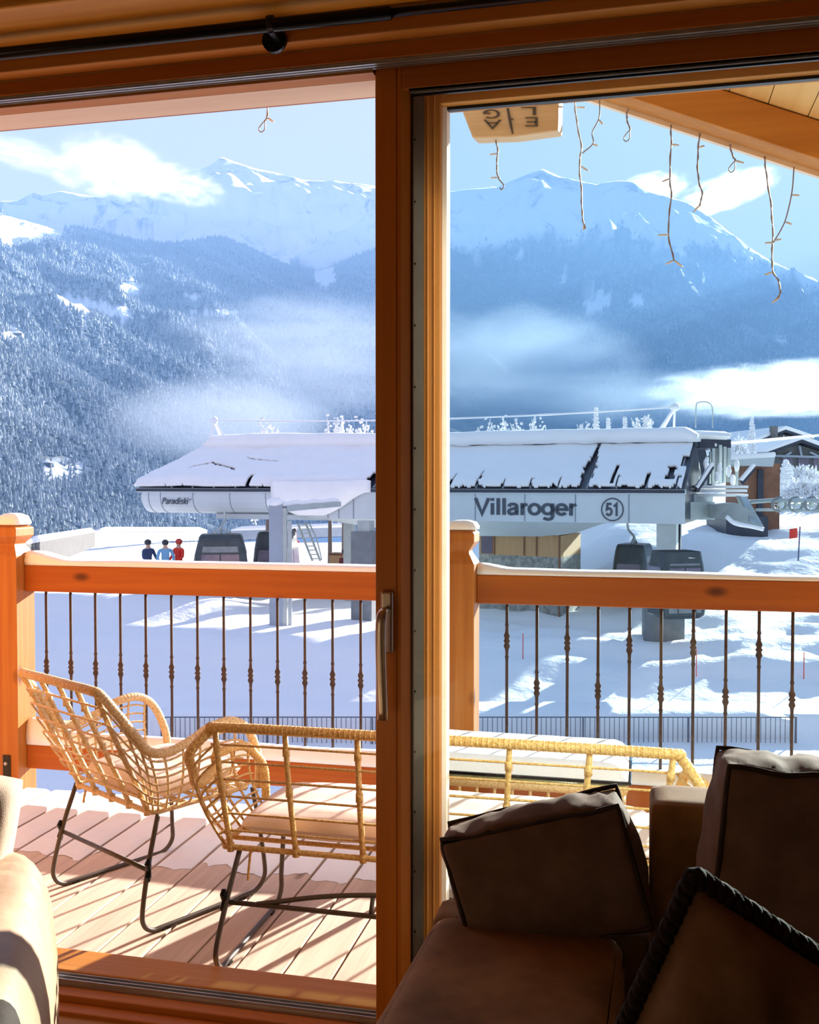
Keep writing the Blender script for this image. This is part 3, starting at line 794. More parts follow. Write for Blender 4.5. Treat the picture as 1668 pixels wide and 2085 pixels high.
# icicle lights along the verge and eave
def strand(px0, py0, pts, y, label, forks=(), loop=False, stubs=()):
    p0 = atY(px0, py0, y)
    t = thing('icicle_light_strand', label, 'string light', p0, 0, 'icicle light strands hanging from the roof')
    pa = [atY(a, b, y) + np.array((0, 0.006 * math.sin(i * 2.1), 0)) for i, (a, b) in enumerate(pts)]
    m = MB()
    c = crom(pa, 5)
    m.tube(c, 0.0027, 6)
    tw = [q + np.array((0.0032 * math.cos(i * 1.3), 0.0032 * math.sin(i * 1.3), 0)) for i, q in enumerate(c)]
    m.tube(tw, 0.0022, 5)
    for f in forks: m.tube(crom([atY(a, b, y) for a, b in f], 5), 0.0027, 6)
    if loop:
        lx, ly = pts[-1]
        m.tube(crom([atY(lx + a, ly + b, y) for a, b in ((0, 0), (-8, 9), (-13, 18), (-8, 24), (-1, 18), (0, 8), (0, 0))], 4), 0.0022, 5)
    m.build('cable', M_CABLE, t, smooth=True)
    for (a, b, dx, dy) in stubs:
        q0, q1 = atY(a, b, y), atY(a + dx, b + dy, y)
        MB().tube([q0, (q0 + q1) / 2, q1], [0.0028, 0.0042, 0.003], 7).build('bulb', M_BULB, t, smooth=True)
    return t
strand(1010, 278, [(1008, 278), (1013, 305), (1012, 345), (1016, 365)], 3.93, 'icicle light strand hanging below the wooden sign', forks=[[(1016, 365), (1026, 378), (1021, 386), (1018, 382)]], stubs=[(1012, 313, -14, 2), (1014, 362, -14, 0)])
strand(1172, 205, [(1170, 203), (1174, 245), (1184, 300), (1180, 335), (1184, 390), (1186, 440), (1192, 466)], 4.08, 'forked icicle light strand next to the wooden sign', forks=[[(1221, 203), (1220, 240), (1206, 270), (1208, 292), (1186, 312)], ], stubs=[(1174, 219, 18, 0), (1219, 243, 9, 11), (1208, 294, 10, 3), (1182, 338, 16, 10), (1190, 455, -2, 14)])
strand(1278, 224, [(1279, 222), (1276, 238), (1283, 264)], 4.08, 'short looped icicle strand with no bulb fork, third strand from the sign', loop=True)
strand(1366, 256, [(1366, 254), (1367, 290), (1364, 360), (1367, 400), (1361, 470), (1372, 530)], 4.08, 'longest single icicle strand, ending in two splayed bulbs', stubs=[(1367, 294, 16, 2), (1363, 364, -14, 6), (1362, 478, -22, 1), (1372, 530, -16, 8), (1373, 530, 18, 14)])
strand(1425, 274, [(1425, 272), (1421, 320), (1422, 365), (1430, 395), (1424, 420)], 4.08, 'icicle strand ending in a single bulb in front of the white cloud', stubs=[(1423, 300, 12, -3), (1425, 418, -13, 14)])
strand(1486, 296, [(1486, 294), (1492, 315), (1497, 327)], 4.08, 'very short icicle strand with loop and one sideways bulb', loop=True, stubs=[(1497, 327, 18, 5)])
strand(1557, 320, [(1557, 318), (1562, 360), (1570, 420), (1574, 480), (1573, 545), (1586, 575), (1588, 600), (1577, 612)], 4.08, 'long forked icicle strand nearest the low end of the roof', forks=[[(1617, 340), (1613, 390), (1602, 440), (1592, 465), (1575, 494)]], stubs=[(1613, 397, 15, 1), (1600, 452, 13, 5), (1575, 494, -17, 1), (1576, 490, 15, -3), (1573, 554, -16, 6), (1588, 605, -16, 12)])
strand(545, 125, [(545, 125), (545, 180), (545, 236), (540, 245)], 3.47, 'tiny looped icicle strand alone in the open left half of the doorway', loop=True, stubs=[(545, 240, 12, 8)])

# =================================================================== sofas and cushions indoors
def rbox(name, c, half, mat, parent=None, r=0.05, seg=5, rz=0.0, rx=0.0, ry=0.0, puff=0.0, wr=0.0, topwr=0.0, sub=10, seed=0, world_xyz=True):
    """upholstered box: rounded edges, slightly bulging faces, wrinkle noise"""
    hx, hy, hz = half; m = MB(); n = sub
    def face(fn):
        pts = []
        for j in range(n + 1):
            for i in range(n + 1):
                u, v = -1 + 2 * i / n, -1 + 2 * j / n
                u = math.copysign(1 - (1 - abs(u)) ** 1.7, u); v = math.copysign(1 - (1 - abs(v)) ** 1.7, v)
                p = np.array(fn(u, v)) * np.array(half)
                inner = np.clip(p, [-(hx - r), -(hy - r), -(hz - r)], [hx - r, hy - r, hz - r])
                d = p - inner; L = np.linalg.norm(d)
                if L > 1e-9: p = inner + d / L * min(r, L if L < r and (np.count_nonzero(np.abs(d) > 1e-9) == 1) else r)
                k = (1 - u * u) * (1 - v * v)
                nrm = np.array(fn(0, 0), float)
                p = p + nrm * puff * k
                if wr:
                    q = Vector(p * 9) + Vector((seed, seed * .7, 0))
                    p = p + nrm * wr * (mnoise.noise(q) + .5 * mnoise.noise(q * 2.3))
                    if topwr and nrm[2] > .5:
                        p = p + nrm * topwr * (1 - u * u) ** .3 * (mnoise.noise(Vector((p[0] * 26 + seed, p[1] * 7, 3))) + .6 * mnoise.noise(Vector((p[0] * 60 + p[1] * 20, p[1] * 9, 7))))
                pts.append(p)
        m.grid(pts, n + 1, n + 1)
    face(lambda u, v: (u, v, 1)); face(lambda u, v: (u, v, -1)); face(lambda u, v: (u, 1, v)); face(lambda u, v: (u, -1, v)); face(lambda u, v: (1, u, v)); face(lambda u, v: (-1, u, v))
    rot = Matrix.Rotation(rz, 4, 'Z') @ Matrix.Rotation(rx, 4, 'X') @ Matrix.Rotation(ry, 4, 'Y')
    m.v = [tuple(Vector(c) + (rot @ Vector(p))) for p in m.v]
    o = m.build(name, mat, parent, smooth=True, world_xyz=world_xyz)
    bm = bmesh.new(); bm.from_mesh(o.data); bmesh.ops.remove_doubles(bm, verts=bm.verts, dist=0.0006)
    bmesh.ops.recalc_face_normals(bm, faces=bm.faces); bm.to_mesh(o.data); bm.free()
    o.data.polygons.foreach_set('use_smooth', [True] * len(o.data.polygons))
    return o, rot
def xf(c, rot, p): return tuple(Vector(c) + rot @ Vector(p))

# brown sofa in front of the fixed pane
so = thing('brown_sofa', 'dark brown suede sofa below the glazed door panel', 'sofa', (0.35, 1.75, 0))
rbox('sofa_base', (0.43, 1.62, 0.185), (0.86, 0.56, 0.165), M_SOFA, so, 0.03, sub=8)
cS, rS = (-0.235, 1.72, 0.395), None
o_, rS = rbox('seat_cushion', (-0.245, 1.70, 0.40), (0.205, 0.435, 0.058), M_SOFA, so, 0.045, puff=0.012, wr=0.004, sub=16, rz=R(-2))
def pipe_loop(c, rot, hx, hy, z, r, rad, name, mat, par):
    pts = []
    for sx, sy in ((1, 1), (-1, 1), (-1, -1), (1, -1)):
        for q in range(5):
            a = {(1, 1): 0, (-1, 1): 90, (-1, -1): 180, (1, -1): 270}[(sx, sy)] + q * 22.5
            pts.append(xf(c, rot, (sx * (hx - r) + r * math.cos(R(a)), sy * (hy - r) + r * math.sin(R(a)), z)))
    return MB().tube(pts, rad, 7, closed=True).build(name, mat, par, smooth=True)
pipe_loop((-0.245, 1.70, 0.40), rS, 0.203, 0.433, 0.022, 0.045, 0.0055, 'piping', M_PIPING, o_)
o2_, r2_ = rbox('seat_cushion', (0.44, 1.575, 0.385), (0.415, 0.50, 0.05), M_SOFA, so, 0.045, puff=0.012, wr=0.004, sub=16)
rbox('back_frame', (-0.21, 2.20, 0.24), (0.235, 0.06, 0.20), M_SOFA, so, 0.022, sub=8)
rbox('back_frame', (0.66, 2.185, 0.45), (0.635, 0.075, 0.29), M_SOFA, so, 0.022, sub=10)

# leaning scatter cushion
def box_cushion(name, label, c, half, rx, ry, rz, mat, pipe_mat, wr=0.006, seed=0, group=None):
    t = thing(name, label, 'cushion', c, 0, group)
    hx, hy, hz = half                                    # hy is the thickness
    o, rot = rbox('cover', c, (hx, hy, hz), mat, t, 0.016, rz=rz, rx=rx, ry=ry, puff=0.018, wr=wr * 1.3, topwr=wr * 1.1, sub=40, seed=seed)
    for s in (-1, 1):
        pts = []
        for i in range(80):
            f = i / 80 * 4; k = int(f); g = f - k
            cor = [(hx, hz), (-hx, hz), (-hx, -hz), (hx, -hz), (hx, hz)]
            a = cor[k]; b_ = cor[k + 1]
            x, z = a[0] + (b_[0] - a[0]) * g, a[1] + (b_[1] - a[1]) * g
            wv = wr * 1.2 * mnoise.noise(Vector((x * 11 + seed, z * 11, s * 3)))
            pts.append(xf(c, rot, (x * 0.985, s * (hy - .006) + wv * .6, z * .985 + wv)))
        MB().tube(pts, 0.0055, 7, closed=True).build('piping', pipe_mat, t, smooth=True)
    return t
box_cushion('scatter_cushion', 'brown box cushion tilted on its corner, leaning at the glass beside the door stile', (-0.19, 2.125, 0.568), (0.192, 0.062, 0.133), R(3), R(-15.5), R(3), M_SOFAC, M_PIPING, 0.007, 3)
box_cushion('back_cushion', 'tall upright brown box cushion with wrinkled sunlit top edge', (0.388, 2.015, 0.618), (0.255, 0.070, 0.235), R(-1), R(5.5), R(5), M_SOFAC, M_PIPING, 0.008, 8)

# fringed pillow
def fringed():
    hw = 0.187
    rot = Matrix.Rotation(R(8), 4, 'Z') @ Matrix.Rotation(R(-12), 4, 'X') @ Matrix.Rotation(R(29), 4, 'Y')
    c = tuple(Vector(atY(1418, 1800, 1.215)) - rot @ Vector((-hw * .99, 0, hw * .99)))
    t = thing('fringed_pillow', 'taupe square pillow with dark rope trim standing on its corner in front', 'cushion', c)
    m = MB(); n = 30
    for side in (1, -1):
        pts = []
        for j in range(n + 1):
            for i in range(n + 1):
                u, v = -1 + 2 * i / n, -1 + 2 * j / n
                k = ((1 - u ** 4) * (1 - v ** 4)) ** .55
                pin = 1 - .05 * (1 - abs(u * v))
                q = Vector((u * 2.2 + 5, v * 2.2, side))
                z = side * .062 * k + k ** .4 * .012 * mnoise.noise(q) + k ** .3 * .006 * mnoise.noise(q * 2.7)
                if side == -1:                                  # soft folds from the top corner
                    z -= k ** .3 * .020 * max(0, mnoise.noise(Vector(((u + v) * 4, (u - v) * 1.2, 3))))
                pts.append(xf(c, rot, (u * hw * pin, z, v * hw * pin)))
        m.grid(pts, n + 1, n + 1)
    m.build('cover', M_PILLOW, t, smooth=True)
    pts = []
    for i in range(160):
        f = i / 160 * 4; k = int(f); g = f - k
        cor = [(1, 1), (-1, 1), (-1, -1), (1, -1), (1, 1)]
        u = cor[k][0] + (cor[k + 1][0] - cor[k][0]) * g; v = cor[k][1] + (cor[k + 1][1] - cor[k][1]) * g
        pin = 1 - .05 * (1 - abs(u * v)) + .03
        pts.append(xf(c, rot, (u * hw * pin, 0, v * hw * pin)))
    rp = MB()
    for ph in (0, 2.1, 4.2):
        q = []
        for i in range(640):
            a = pts[(i // 4) % 160]; b_ = pts[(i // 4 + 1) % 160]; g = (i % 4) / 4
            p = np.array(a) * (1 - g) + np.array(b_) * g
            an = i * .42 + ph
            q.append(p + np.array((0.006 * math.cos(an), 0.006 * math.sin(an), 0.0036 * math.sin(an + 1))))
        rp.tube(q, 0.0072, 6, closed=True)
    rp.build('rope_trim', M_ROPE, t, smooth=True)
fringed()

# beige leather sofa at the left edge
ls = thing('leather_sofa', 'beige leather sofa whose sunlit rounded arm stands by the open doorway', 'sofa', (-1.55, 1.35, 0))
arm_dir = np.array((-0.50, 0.866, 0)); arm_side = np.array((0.866, 0.50, 0))
def arm_sec(c, w, h, k):
    out = []
    for q in np.linspace(0, 2 * math.pi, 36, endpoint=False):
        a, b_ = math.cos(q), math.sin(q)
        e = 0.55
        out.append(np.array(c) + arm_side * w * math.copysign(abs(a) ** e, a) + np.array((0, 0, 1)) * h * math.copysign(abs(b_) ** (e if b_ < 0 else .75), b_))
    return out
end = np.array((-1.315, 1.80, 0.0))
rings = []
for s, sc in ((0.0, .72), (-.012, .86), (-.035, .96), (-.07, 1.0), (-.12, 1.0), (-.2, 1.0), (-.3, 1.0), (-.45, 1.0), (-.6, 1.0), (-.8, 1.0), (-1.0, 1.0)):
    cc = end + arm_dir * s
    rings.append(arm_sec((cc[0], cc[1], 0.345), 0.14 * sc, 0.305 * (0.8 + .2 * sc), 1))
fine = []
for i in range(len(rings) - 1):
    for k in range(5):
        g = k / 5; row = []
        for a, b_ in zip(rings[i], rings[i + 1]):
            p = a * (1 - g) + b_ * g
            wv = 0.003 * mnoise.noise(Vector((p[0] * 5, p[1] * 28, p[2] * 6))) + 0.0025 * mnoise.noise(Vector((p[0] * 10, p[1] * 60, p[2] * 12)))
            row.append(p + np.array((arm_side[0] * wv, arm_side[1] * wv, wv * 1.5)))
        fine.append(row)
fine.append(rings[-1])
oarm = MB().loft(fine).build('armrest', M_LEATHER, ls, smooth=True)
def arm_pt(s, side, z): p = end + arm_dir * s + arm_side * side; return (p[0], p[1], z)
MB().tube(crom([arm_pt(-.012, .02, .612), arm_pt(-.02, .08, .588), arm_pt(-.025, .118, .53), arm_pt(-.028, .125, .42), arm_pt(-.028, .125, .25), arm_pt(-.028, .125, .08)], 5), 0.0045, 6).build('piping', M_PIPING, oarm, smooth=True)
bc = end + arm_dir * -.5 - arm_side * .48
rbox('sofa_base', (bc[0], bc[1], 0.21), (0.36, 0.49, 0.16), M_LEATHER, ls, 0.03, rz=R(30), sub=8)
rbox('seat_cushion', (bc[0], bc[1], 0.43), (0.335, 0.46, 0.065), M_LEATHER, ls, 0.04, rz=R(30), sub=10, puff=.01)
tp = cushion_mesh(0.20, 0.20, 0.08, 0.5, 22, 0.006, 11)
ot = tp.build('scatter_cushion', M_CREAM, smooth=True)
ot.location = tuple(atD(-200, 1772, 1.98)); ot.rotation_euler = (R(78), R(10), R(28))
tag(ot, 'round-edged cream cushion on the beige leather sofa at the picture edge', 'cushion')
th = MB()
dc = atD(-8, 2100, 1.42)
rg = []
for s, sc in ((0, .55), (.02, .85), (.05, 1), (.12, 1.02), (.25, 1.0), (.4, 1.0), (.55, .9)):
    rg.append([dc - arm_dir * (s - .02) + arm_side * (0.038 * sc * math.cos(q)) + np.array((0, 0, 0.055 * sc * math.sin(q))) for q in np.linspace(0, 2 * math.pi, 20, endpoint=False)])
ob_ = th.loft(rg).build('rolled_blanket', M_PIPING, smooth=True)
tag(ob_, 'rolled dark grey blanket lying on the beige leather sofa arm', 'blanket')

# =================================================================== SETTING: snow field round the lift
def fb(p, o=4):
    s, a, f = 0, 1, 1
    for _ in range(o): s += a * mnoise.noise(p * f); a *= .5; f *= 2.03
    return s
def ground(u, v):
    k = u / max(v, 1)
    z = -3.3
    z -= 1.05 * (1 - ss(25.2, 31, v))
    z += .62 * ss(-5, -7.5, u) * ss(33, 36, v) * (1 - ss(52, 62, v))
    if v < 24.7: z = -4.45 - 0.40 * ss(24.75, 24.1, v) if v > 24.0 else -4.85 - 0.9 * ss(24, 12, v)
    r_ = ss(5, 11, u) * ss(33, 48, v)
    z += r_ * (2.7 + 0.075 * max(0, v - 46))
    z -= 12 * ss(80, 120, v) * (1 - ss(-5, 20, u))
    amp = 0.09 + 0.16 * ss(-1, 4, u) * ss(25.5, 28, v) * (1 - .6 * ss(40, 60, v))
    if 24.0 < v < 25.3: amp = .015
    z += amp * fb(Vector((u * .34, v * .38, 0.3)), 4)
    z += 0.30 * ss(26, 29, v) * (1 - ss(33, 36, v)) * ss(1, 5, u) * mnoise.noise(Vector((u * .25, v * .8, 8)))
    return z
vs_l = list(np.arange(7, 23.5, .8)) + list(np.arange(23.6, 26, .1)) + list(np.arange(26, 45, .3)) + list(np.arange(45, 75, .7)) + list(np.arange(75, 135, 3.0))
nu = 150; pts = []
for v in vs_l:
    for i in range(nu):
        u = (-0.62 + 1.24 * i / (nu - 1)) * (v + 6)
        pts.append(uv(u, v, ground(u, v)))
gm = MB().grid(pts, nu, len(vs_l))
struct('ground_snow', gm, M_SNOWG, smooth=True, fix=False)
def on_ground(px, v, dz=0.0):
    u = (px - W / 2) / F * v
    return uv(u, v, ground(u, v) + dz)
def pz(py, v): # height over deck of pixel row at depth v (near the horizon)
    return 1.40 + (985.0 - py) / F * v
def PD(px, py, v): return uv((px - W / 2) / F * v, v, pz(py, v))

# long flat bank of snow behind the fence
rg = []
for i in range(70):
    f = i / 69; u = -6.3 + 15.6 * f; e = min(1, min(i, 69 - i) / 3 + .15); n_ = .025 * fb(Vector((u * .5, 2, 2)), 3)
    rg.append([uv(u, 24.18, -4.95), uv(u, 24.12, -4.36 + n_), uv(u, 24.25, -4.36 + (.10 + n_) * e), uv(u, 24.6, -4.36 + (.145 + n_) * e), uv(u, 25.35, -4.36 + (.19 + n_) * e), uv(u, 25.7, -4.36 + .08 * e), uv(u, 25.75, -4.95)])
tag(MB().loft(rg).build('snow_bank', M_SNOWG, smooth=True), 'long flat-topped bank of snow behind the metal bar fence', 'snow bank')
# metal fence half sunk in the snow
fe = thing('metal_fence', 'grey metal bar fence half buried in the snow below the balcony', 'fence', uv(1.7, 24.0, -4.7))
m_ = MB(); u = -5.9
zt = pz(1463, 23.95)
m_.tube([uv(-6.0, 23.95, zt), uv(9.35, 23.95, zt)], 0.016, 6)
m_.build('top_rail', M_FENCE, fe)
m_ = MB()
while u < 9.4:
    m_.tube([uv(u, 23.95, zt - .75), uv(u, 23.95, zt)], 0.0095, 5); u += 0.118
m_.build('bars', M_FENCE, fe)
for u in (-6.0, -3.45, -0.9, 1.65, 4.2, 6.75, 9.35):
    MB().tube([uv(u, 23.95, zt - .85), uv(u, 23.95, zt + .01)], 0.022, 6).build('post', M_FENCE, fe)

# =================================================================== gondola station
OU, OV = 8.84, 32.0
def ST(s, t, z):                              # along the facade from its right end, away from us, height relative to camera
    return uv(OU - .9275 * s + .374 * t, OV + .374 * s + .9275 * t, 1.40 + z)
def s_of(px):
    k = (px - W / 2) / F
    return (OU - OV * k) / (.9275 + .374 * k)
stn = thing('gondola_station', 'long grey gondola lift station with big dark lettering and snowy roof', 'lift station', ST(10, 2, -4.7))
# fascia, flat section
SA, SB, SC = 0.0, 13.6, 21.3
m_ = MB()
m_.prism([ST(SA, 0, -.24), ST(SB, 0, -.24), ST(SB, 0, -1.28), ST(SA, 0, -1.30)], ST(0, .12, 0) - ST(0, 0, 0))
m_.build('fascia', M_GREYSTATION, stn)
m_ = MB()
m_.prism([ST(SA - .03, -.06, -.18), ST(SC, -.06, -.18), ST(SC, -.06, -.34), ST(SA - .03, -.06, -.34)], ST(0, .14, 0) - ST(0, 0, 0))
m_.build('gutter', M_GREYSTATION, stn)
for px in (968, 1069, 1172, 1281, 900, 1180 - 330, 720, 690, 668):
    s = s_of(px)
    MB().prism([ST(s - .018, -.012, -.35), ST(s + .018, -.012, -.35), ST(s + .018, -.012, -1.27), ST(s - .018, -.012, -1.27)], ST(0, .02, 0) - ST(0, 0, 0)).build('panel_joint', M_SEAM, stn)
# curved nose at the left end
prof = [(0.0, -.30), (-.02, -.50), (0.02, -.72), (.12, -.92), (.30, -1.08), (.55, -1.16), (1.4, -1.18)]
def nose_ring(s, k): return [ST(s, t * k + (1 - k) * .6, z * (1 if k == 1 else .98)) for t, z in prof] + [ST(s, 1.4, -.25)]
nz_ = [nose_ring(SB - .4, 1), nose_ring(SC - 1.0, 1), nose_ring(SC - .45, 1), [p + (ST(-.0, .14, 0) - ST(0, 0, 0)) for p in nose_ring(SC - .12, 1)], [p + (ST(0, .5, 0.05) - ST(0, 0, 0)) for p in nose_ring(SC + .08, 1)]]
MB().loft(nz_).build('rounded_fascia', M_GREYSTATION, stn, smooth=False)
for px in (303, 327, 393, 468, 541):
    s = s_of(px)
    MB().tube([ST(s, t - .008, z) for t, z in prof[:-1]], 0.014, 5).build('panel_joint', M_SEAM, stn)
# underside
m_ = MB()
ring = lambda s, z0, z1, t1: [ST(s, .03, z0), ST(s, t1 * .45, z1), ST(s, t1, z1), ST(s, t1, z0 + .1)]
m_.loft([ring(s_of(1230), -1.30, -1.32, 3), ring(s_of(1190), -1.29, -1.45, 3), ring(s_of(1140), -1.29, -1.75, 3), ring(s_of(1080), -1.28, -1.86, 3), ring(s_of(880), -1.28, -1.90, 3), ring(s_of(760), -1.28, -1.72, 3), ring(s_of(640), -1.24, -1.42, 3)])
m_.build('underside', M_SOFFITGREY, stn)
m_ = MB()
m_.prism([ST(s_of(655), .1, -1.17), ST(s_of(425), .5, -1.17), ST(s_of(425), .5, -1.36), ST(s_of(655), .1, -1.36)], ST(0, 3.0, 0) - ST(0, 0, 0))
m_.build('underside', M_SOFFITGREY, stn)
m_ = MB().prism([ST(.05, .15, -.2), ST(SC - .8, .6, -.2), ST(SC - .8, .6, -1.15), ST(.05, .15, -1.25)], ST(0, 4.5, 0) - ST(0, 0, 0))
m_.build('hall_body', M_SOFFITGREY, stn)
# roof sheet and seams
RT, RZ = 3.3, 1.52
def roofp(s, f, d=0.0):                       # f 0 at the gutter, 1 at the ridge band
    hip = 2.4 * max(0, 1 - (SC - s) / 2.4) if s > SC - 2.4 else 0
    ff = f
    return ST(s, -.08 + RT * ff, -.20 + RZ * ff ** 0.96 + d)
m_ = MB()
m_.hexa([roofp(0, 0, -.1), roofp(SC, 0, -.1), roofp(SC - 1.3, 1, -.1), roofp(.1, 1, -.1), roofp(0, 0), roofp(SC, 0), roofp(SC - 1.3, 1), roofp(.1, 1)])
m_.hexa([ST(.0, RT - .2, 1.36), ST(SC - 1.5, RT - .2, 1.36), ST(SC - 1.5, RT + 3.4, 1.36), ST(.0, RT + 3.4, 1.36), ST(.0, RT - .2, 1.62), ST(SC - 1.5, RT - .2, 1.62), ST(SC - 1.5, RT + 3.4, 1.62), ST(.0, RT + 3.4, 1.62)])
m_.hexa([ST(0, RT + 3.2, 1.36), ST(SC - 1.3, RT + 3.2, 1.36), ST(SC, RT + 6.5, -.2), ST(0, RT + 6.5, -.2), ST(0, RT + 3.2, 1.46), ST(SC - 1.3, RT + 3.2, 1.46), ST(SC, RT + 6.5, -.1), ST(0, RT + 6.5, -.1)])
m_.build('roof', M_ROOFDARK, stn)
sm = MB()
s = .25
while s < SC - 1.2:
    sm.bar(roofp(s, .02, .03), roofp(s - (.0 if s < SC - 3 else 0), .99, .03), .05, .06); s += .97
sm.build('roof_seam', M_SEAM, stn)
# letters on the facade
def facade_text(body, s0, s1, z, cap, name, t=-.012, stroke=.17, shear=0.0):
    k = (s0 - s1) / text_width(body)
    fn = lambda x, y, c: ST(s0 - k * (x + shear * y), t - c, z + cap * y)
    return write(body, fn, stroke, .012).build(name, M_INK, stn)
facade_text('Villaroger', s_of(967), s_of(1175), -1.065, .57, 'lettering')
sc0 = s_of(1247.5)
facade_text('51', sc0 + .235, sc0 - .20, -1.06, .43, 'route_number', stroke=.18)
ci = []
for q in np.linspace(0, 2 * math.pi, 48, endpoint=False):
    ci.append(ST(sc0 + .355 * math.cos(q), -.02, -.85 + .365 * math.sin(q)))
MB().tube(ci, .021, 6, closed=True).build('number_ring', M_INK, stn, smooth=True)
facade_text('Paradiski', s_of(331), s_of(384), -.80, .25, 'small_lettering', t=-.04, stroke=.15, shear=.15)
MB().tube([ST(s_of(387) + .07 * math.cos(q), .0, -.55 + .08 * math.sin(q)) for q in np.linspace(.5, 5.5, 10)], .014, 5).build('small_emblem', M_INK, stn)
# end wall at the right, dark recess
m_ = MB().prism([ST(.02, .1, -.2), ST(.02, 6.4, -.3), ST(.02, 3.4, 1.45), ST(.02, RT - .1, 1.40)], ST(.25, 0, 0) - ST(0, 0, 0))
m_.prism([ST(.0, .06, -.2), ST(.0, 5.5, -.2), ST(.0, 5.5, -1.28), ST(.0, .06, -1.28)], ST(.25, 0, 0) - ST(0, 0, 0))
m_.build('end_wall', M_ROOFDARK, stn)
# columns
def col(px, v, z0, z1, w, mat, name='column'):
    c = uv((px - W / 2) / F * v, v, 0); m = MB().box(-w/2, w/2, -w/2, w/2, 0, z1 - z0)
    o = m.build(name, mat, stn, world_xyz=False); o.location = Vector((c[0], c[1], z0)) - Vector(stn.location); o.rotation_euler = (0, 0, YAW - R(22)); return o
col(1360, 32.6, -3.6, pz(1064, 32.6), .62, M_STEELGREY)
col(1378, 33.4, -3.6, pz(1064, 33.4), .30, M_ROOFDARK)
col(745, 34.5, -3.6, pz(1082, 34.5), .78, M_CONC)
col(745, 34.5, pz(1082, 34.5), pz(1060, 34.5), .45, M_STEELGREY)
col(712, 40, -3.6, pz(1058, 40), .38, M_STEELGREY)
blk = MB().box(-.62, .62, -.5, .5, 0, 1.15).build('concrete_block', M_CONC, bevel=.03)
bp_ = on_ground(1352, 31.2, -.25); blk.location = bp_; blk.rotation_euler = (0, 0, YAW - R(10))
tag(blk, 'dark concrete block in the snow under the right station column', 'concrete block')

# snow on the station roof
def roof_snow():
    m = MB(); nu, nv = 320, 60; P = {}; keep = {}
    for j in range(nv + 1):
        for i in range(nu + 1):
            s = .1 + (SC + .1 - .1) * i / nu; f = .015 + .97 * j / nv
            th = ss(8.5, 12.5, s)
            if s > SC - 1.35 * f: pass
            s2 = min(s, SC + .12 - 1.3 * f)
            d = .09 + .16 * th + .05 * fb(Vector((s * .8, f * 3, 2)), 3) + th * .10 * fb(Vector((s * .5, f * 2, 7)), 2)
            P[(i, j)] = roofp(s2, f, max(.05, d) * (.25 + .75 * ss(.0, .10, f)))
    def hole(s, f):
        x = s % .97
        n = mnoise.noise(Vector((s * 2.3, f * 9, 1))); n2 = mnoise.noise(Vector((s * 5, f * 3, 4)))
        if s < 8.8:
            if f < .03 + .05 * n2: return True
            k = int(s / .97)
            if abs(x - .25) < .05 + .03 * n and f < .22 + .2 * mnoise.noise(Vector((k * 3.1, 0, 0))): return True
            sl_ = s_of(1175)
            w = .30 * (1 - abs(f - .3) * 1.35) if f > .3 else .30 * (f / .3 * .4 + .6)
            if abs(s - (sl_ - .25 + .12 * f)) < max(.05, w * (.8 + .5 * n)) and f < .98 and f > .0 and w > 0: return True
            if abs(s - s_of(1360)) < .14 + .1 * n and .12 < f < .42: return True
            if abs(s - s_of(1380)) < .10 and .38 < f < .66: return True
            if abs(s - s_of(1244)) < .06 and .05 < f < .45: return True
        else:
            if f < .012 + .025 * n2 and s < 20: return True
            if abs(s - s_of(757)) < .25 * (1 - f * 2.2) + .05 and f < .45: return True
            # broken crack lines where slabs slid
            c1 = .40 + .10 * math.sin(s * 2.2) + .08 * n2
            if 17.3 < s < 19.5 and abs(f - (.30 + .12 * math.sin((s - 17.3) * 1.43) + .03 * n2)) < .022: return True
            if 15.6 < s < 17.4 and abs(f - (.45 + (s - 15.6) * .10 + .03 * n2)) < .022: return True
            if 12.2 < s < 16.5 and abs(f - .96) < .02 + .02 * n2: return True
            if abs(s - s_of(505)) < .10 and f < .16: return True
        return False
    idx = {}
    vs2, fs2 = [], []
    for j in range(nv + 1):
        for i in range(nu + 1):
            idx[(i, j)] = len(vs2); vs2.append(P[(i, j)])
    base = len(vs2)
    for j in range(nv):
        for i in range(nu):
            s = .1 + SC * (i + .5) / nu; f = .015 + .97 * (j + .5) / nv
            if not hole(s, f): fs2.append((idx[(i, j)], idx[(i + 1, j)], idx[(i + 1, j + 1)], idx[(i, j + 1)]))
    m.add(vs2, fs2)
    o = m.build('roof_snow', M_SNOWR, smooth=True, fix=False)
    md = o.modifiers.new('thick', 'SOLIDIFY'); md.thickness = .10; md.offset = -1 if True else 1
    return o
rs = roof_snow()
tag(rs, 'cracked snow sheet on the front slope of the gondola station roof', 'snow', kind='stuff')
def snow_lump(rings, label, name='snow_cap', group=None):
    return tag(MB().loft(rings).build(name, M_SNOWR, smooth=True), label, 'snow', group)
# ridge band of snow
rg = []
n = 90
for i in range(n + 1):
    s = -.05 + (SC - 1.35 + .2) * i / n
    h = .36 + .10 * ss(10, 18, s) + .05 * fb(Vector((s * .5, 3, 1)), 3)
    e = min(1, min(i, n - i) / 2.5 + .25)
    o_ = .06 * fb(Vector((s * 1.7, 8, 1)), 3)
    rg.append([ST(s, RT - .12, 1.47), ST(s, RT - .40 + o_, 1.50 + o_ * .9 - .03), ST(s, RT - .46 + o_, 1.66 + h * .45 * e), ST(s, RT - .30, 1.66 + h * .85 * e), ST(s, RT + .3, 1.66 + h * e), ST(s, RT + 1.8, 1.68 + h * e), ST(s, RT + 3.4, 1.64 + h * .6 * e), ST(s, RT + 3.5, 1.63)])
snow_lump(rg, 'thick band of snow along the ridge of the gondola station', 'roof_snow')
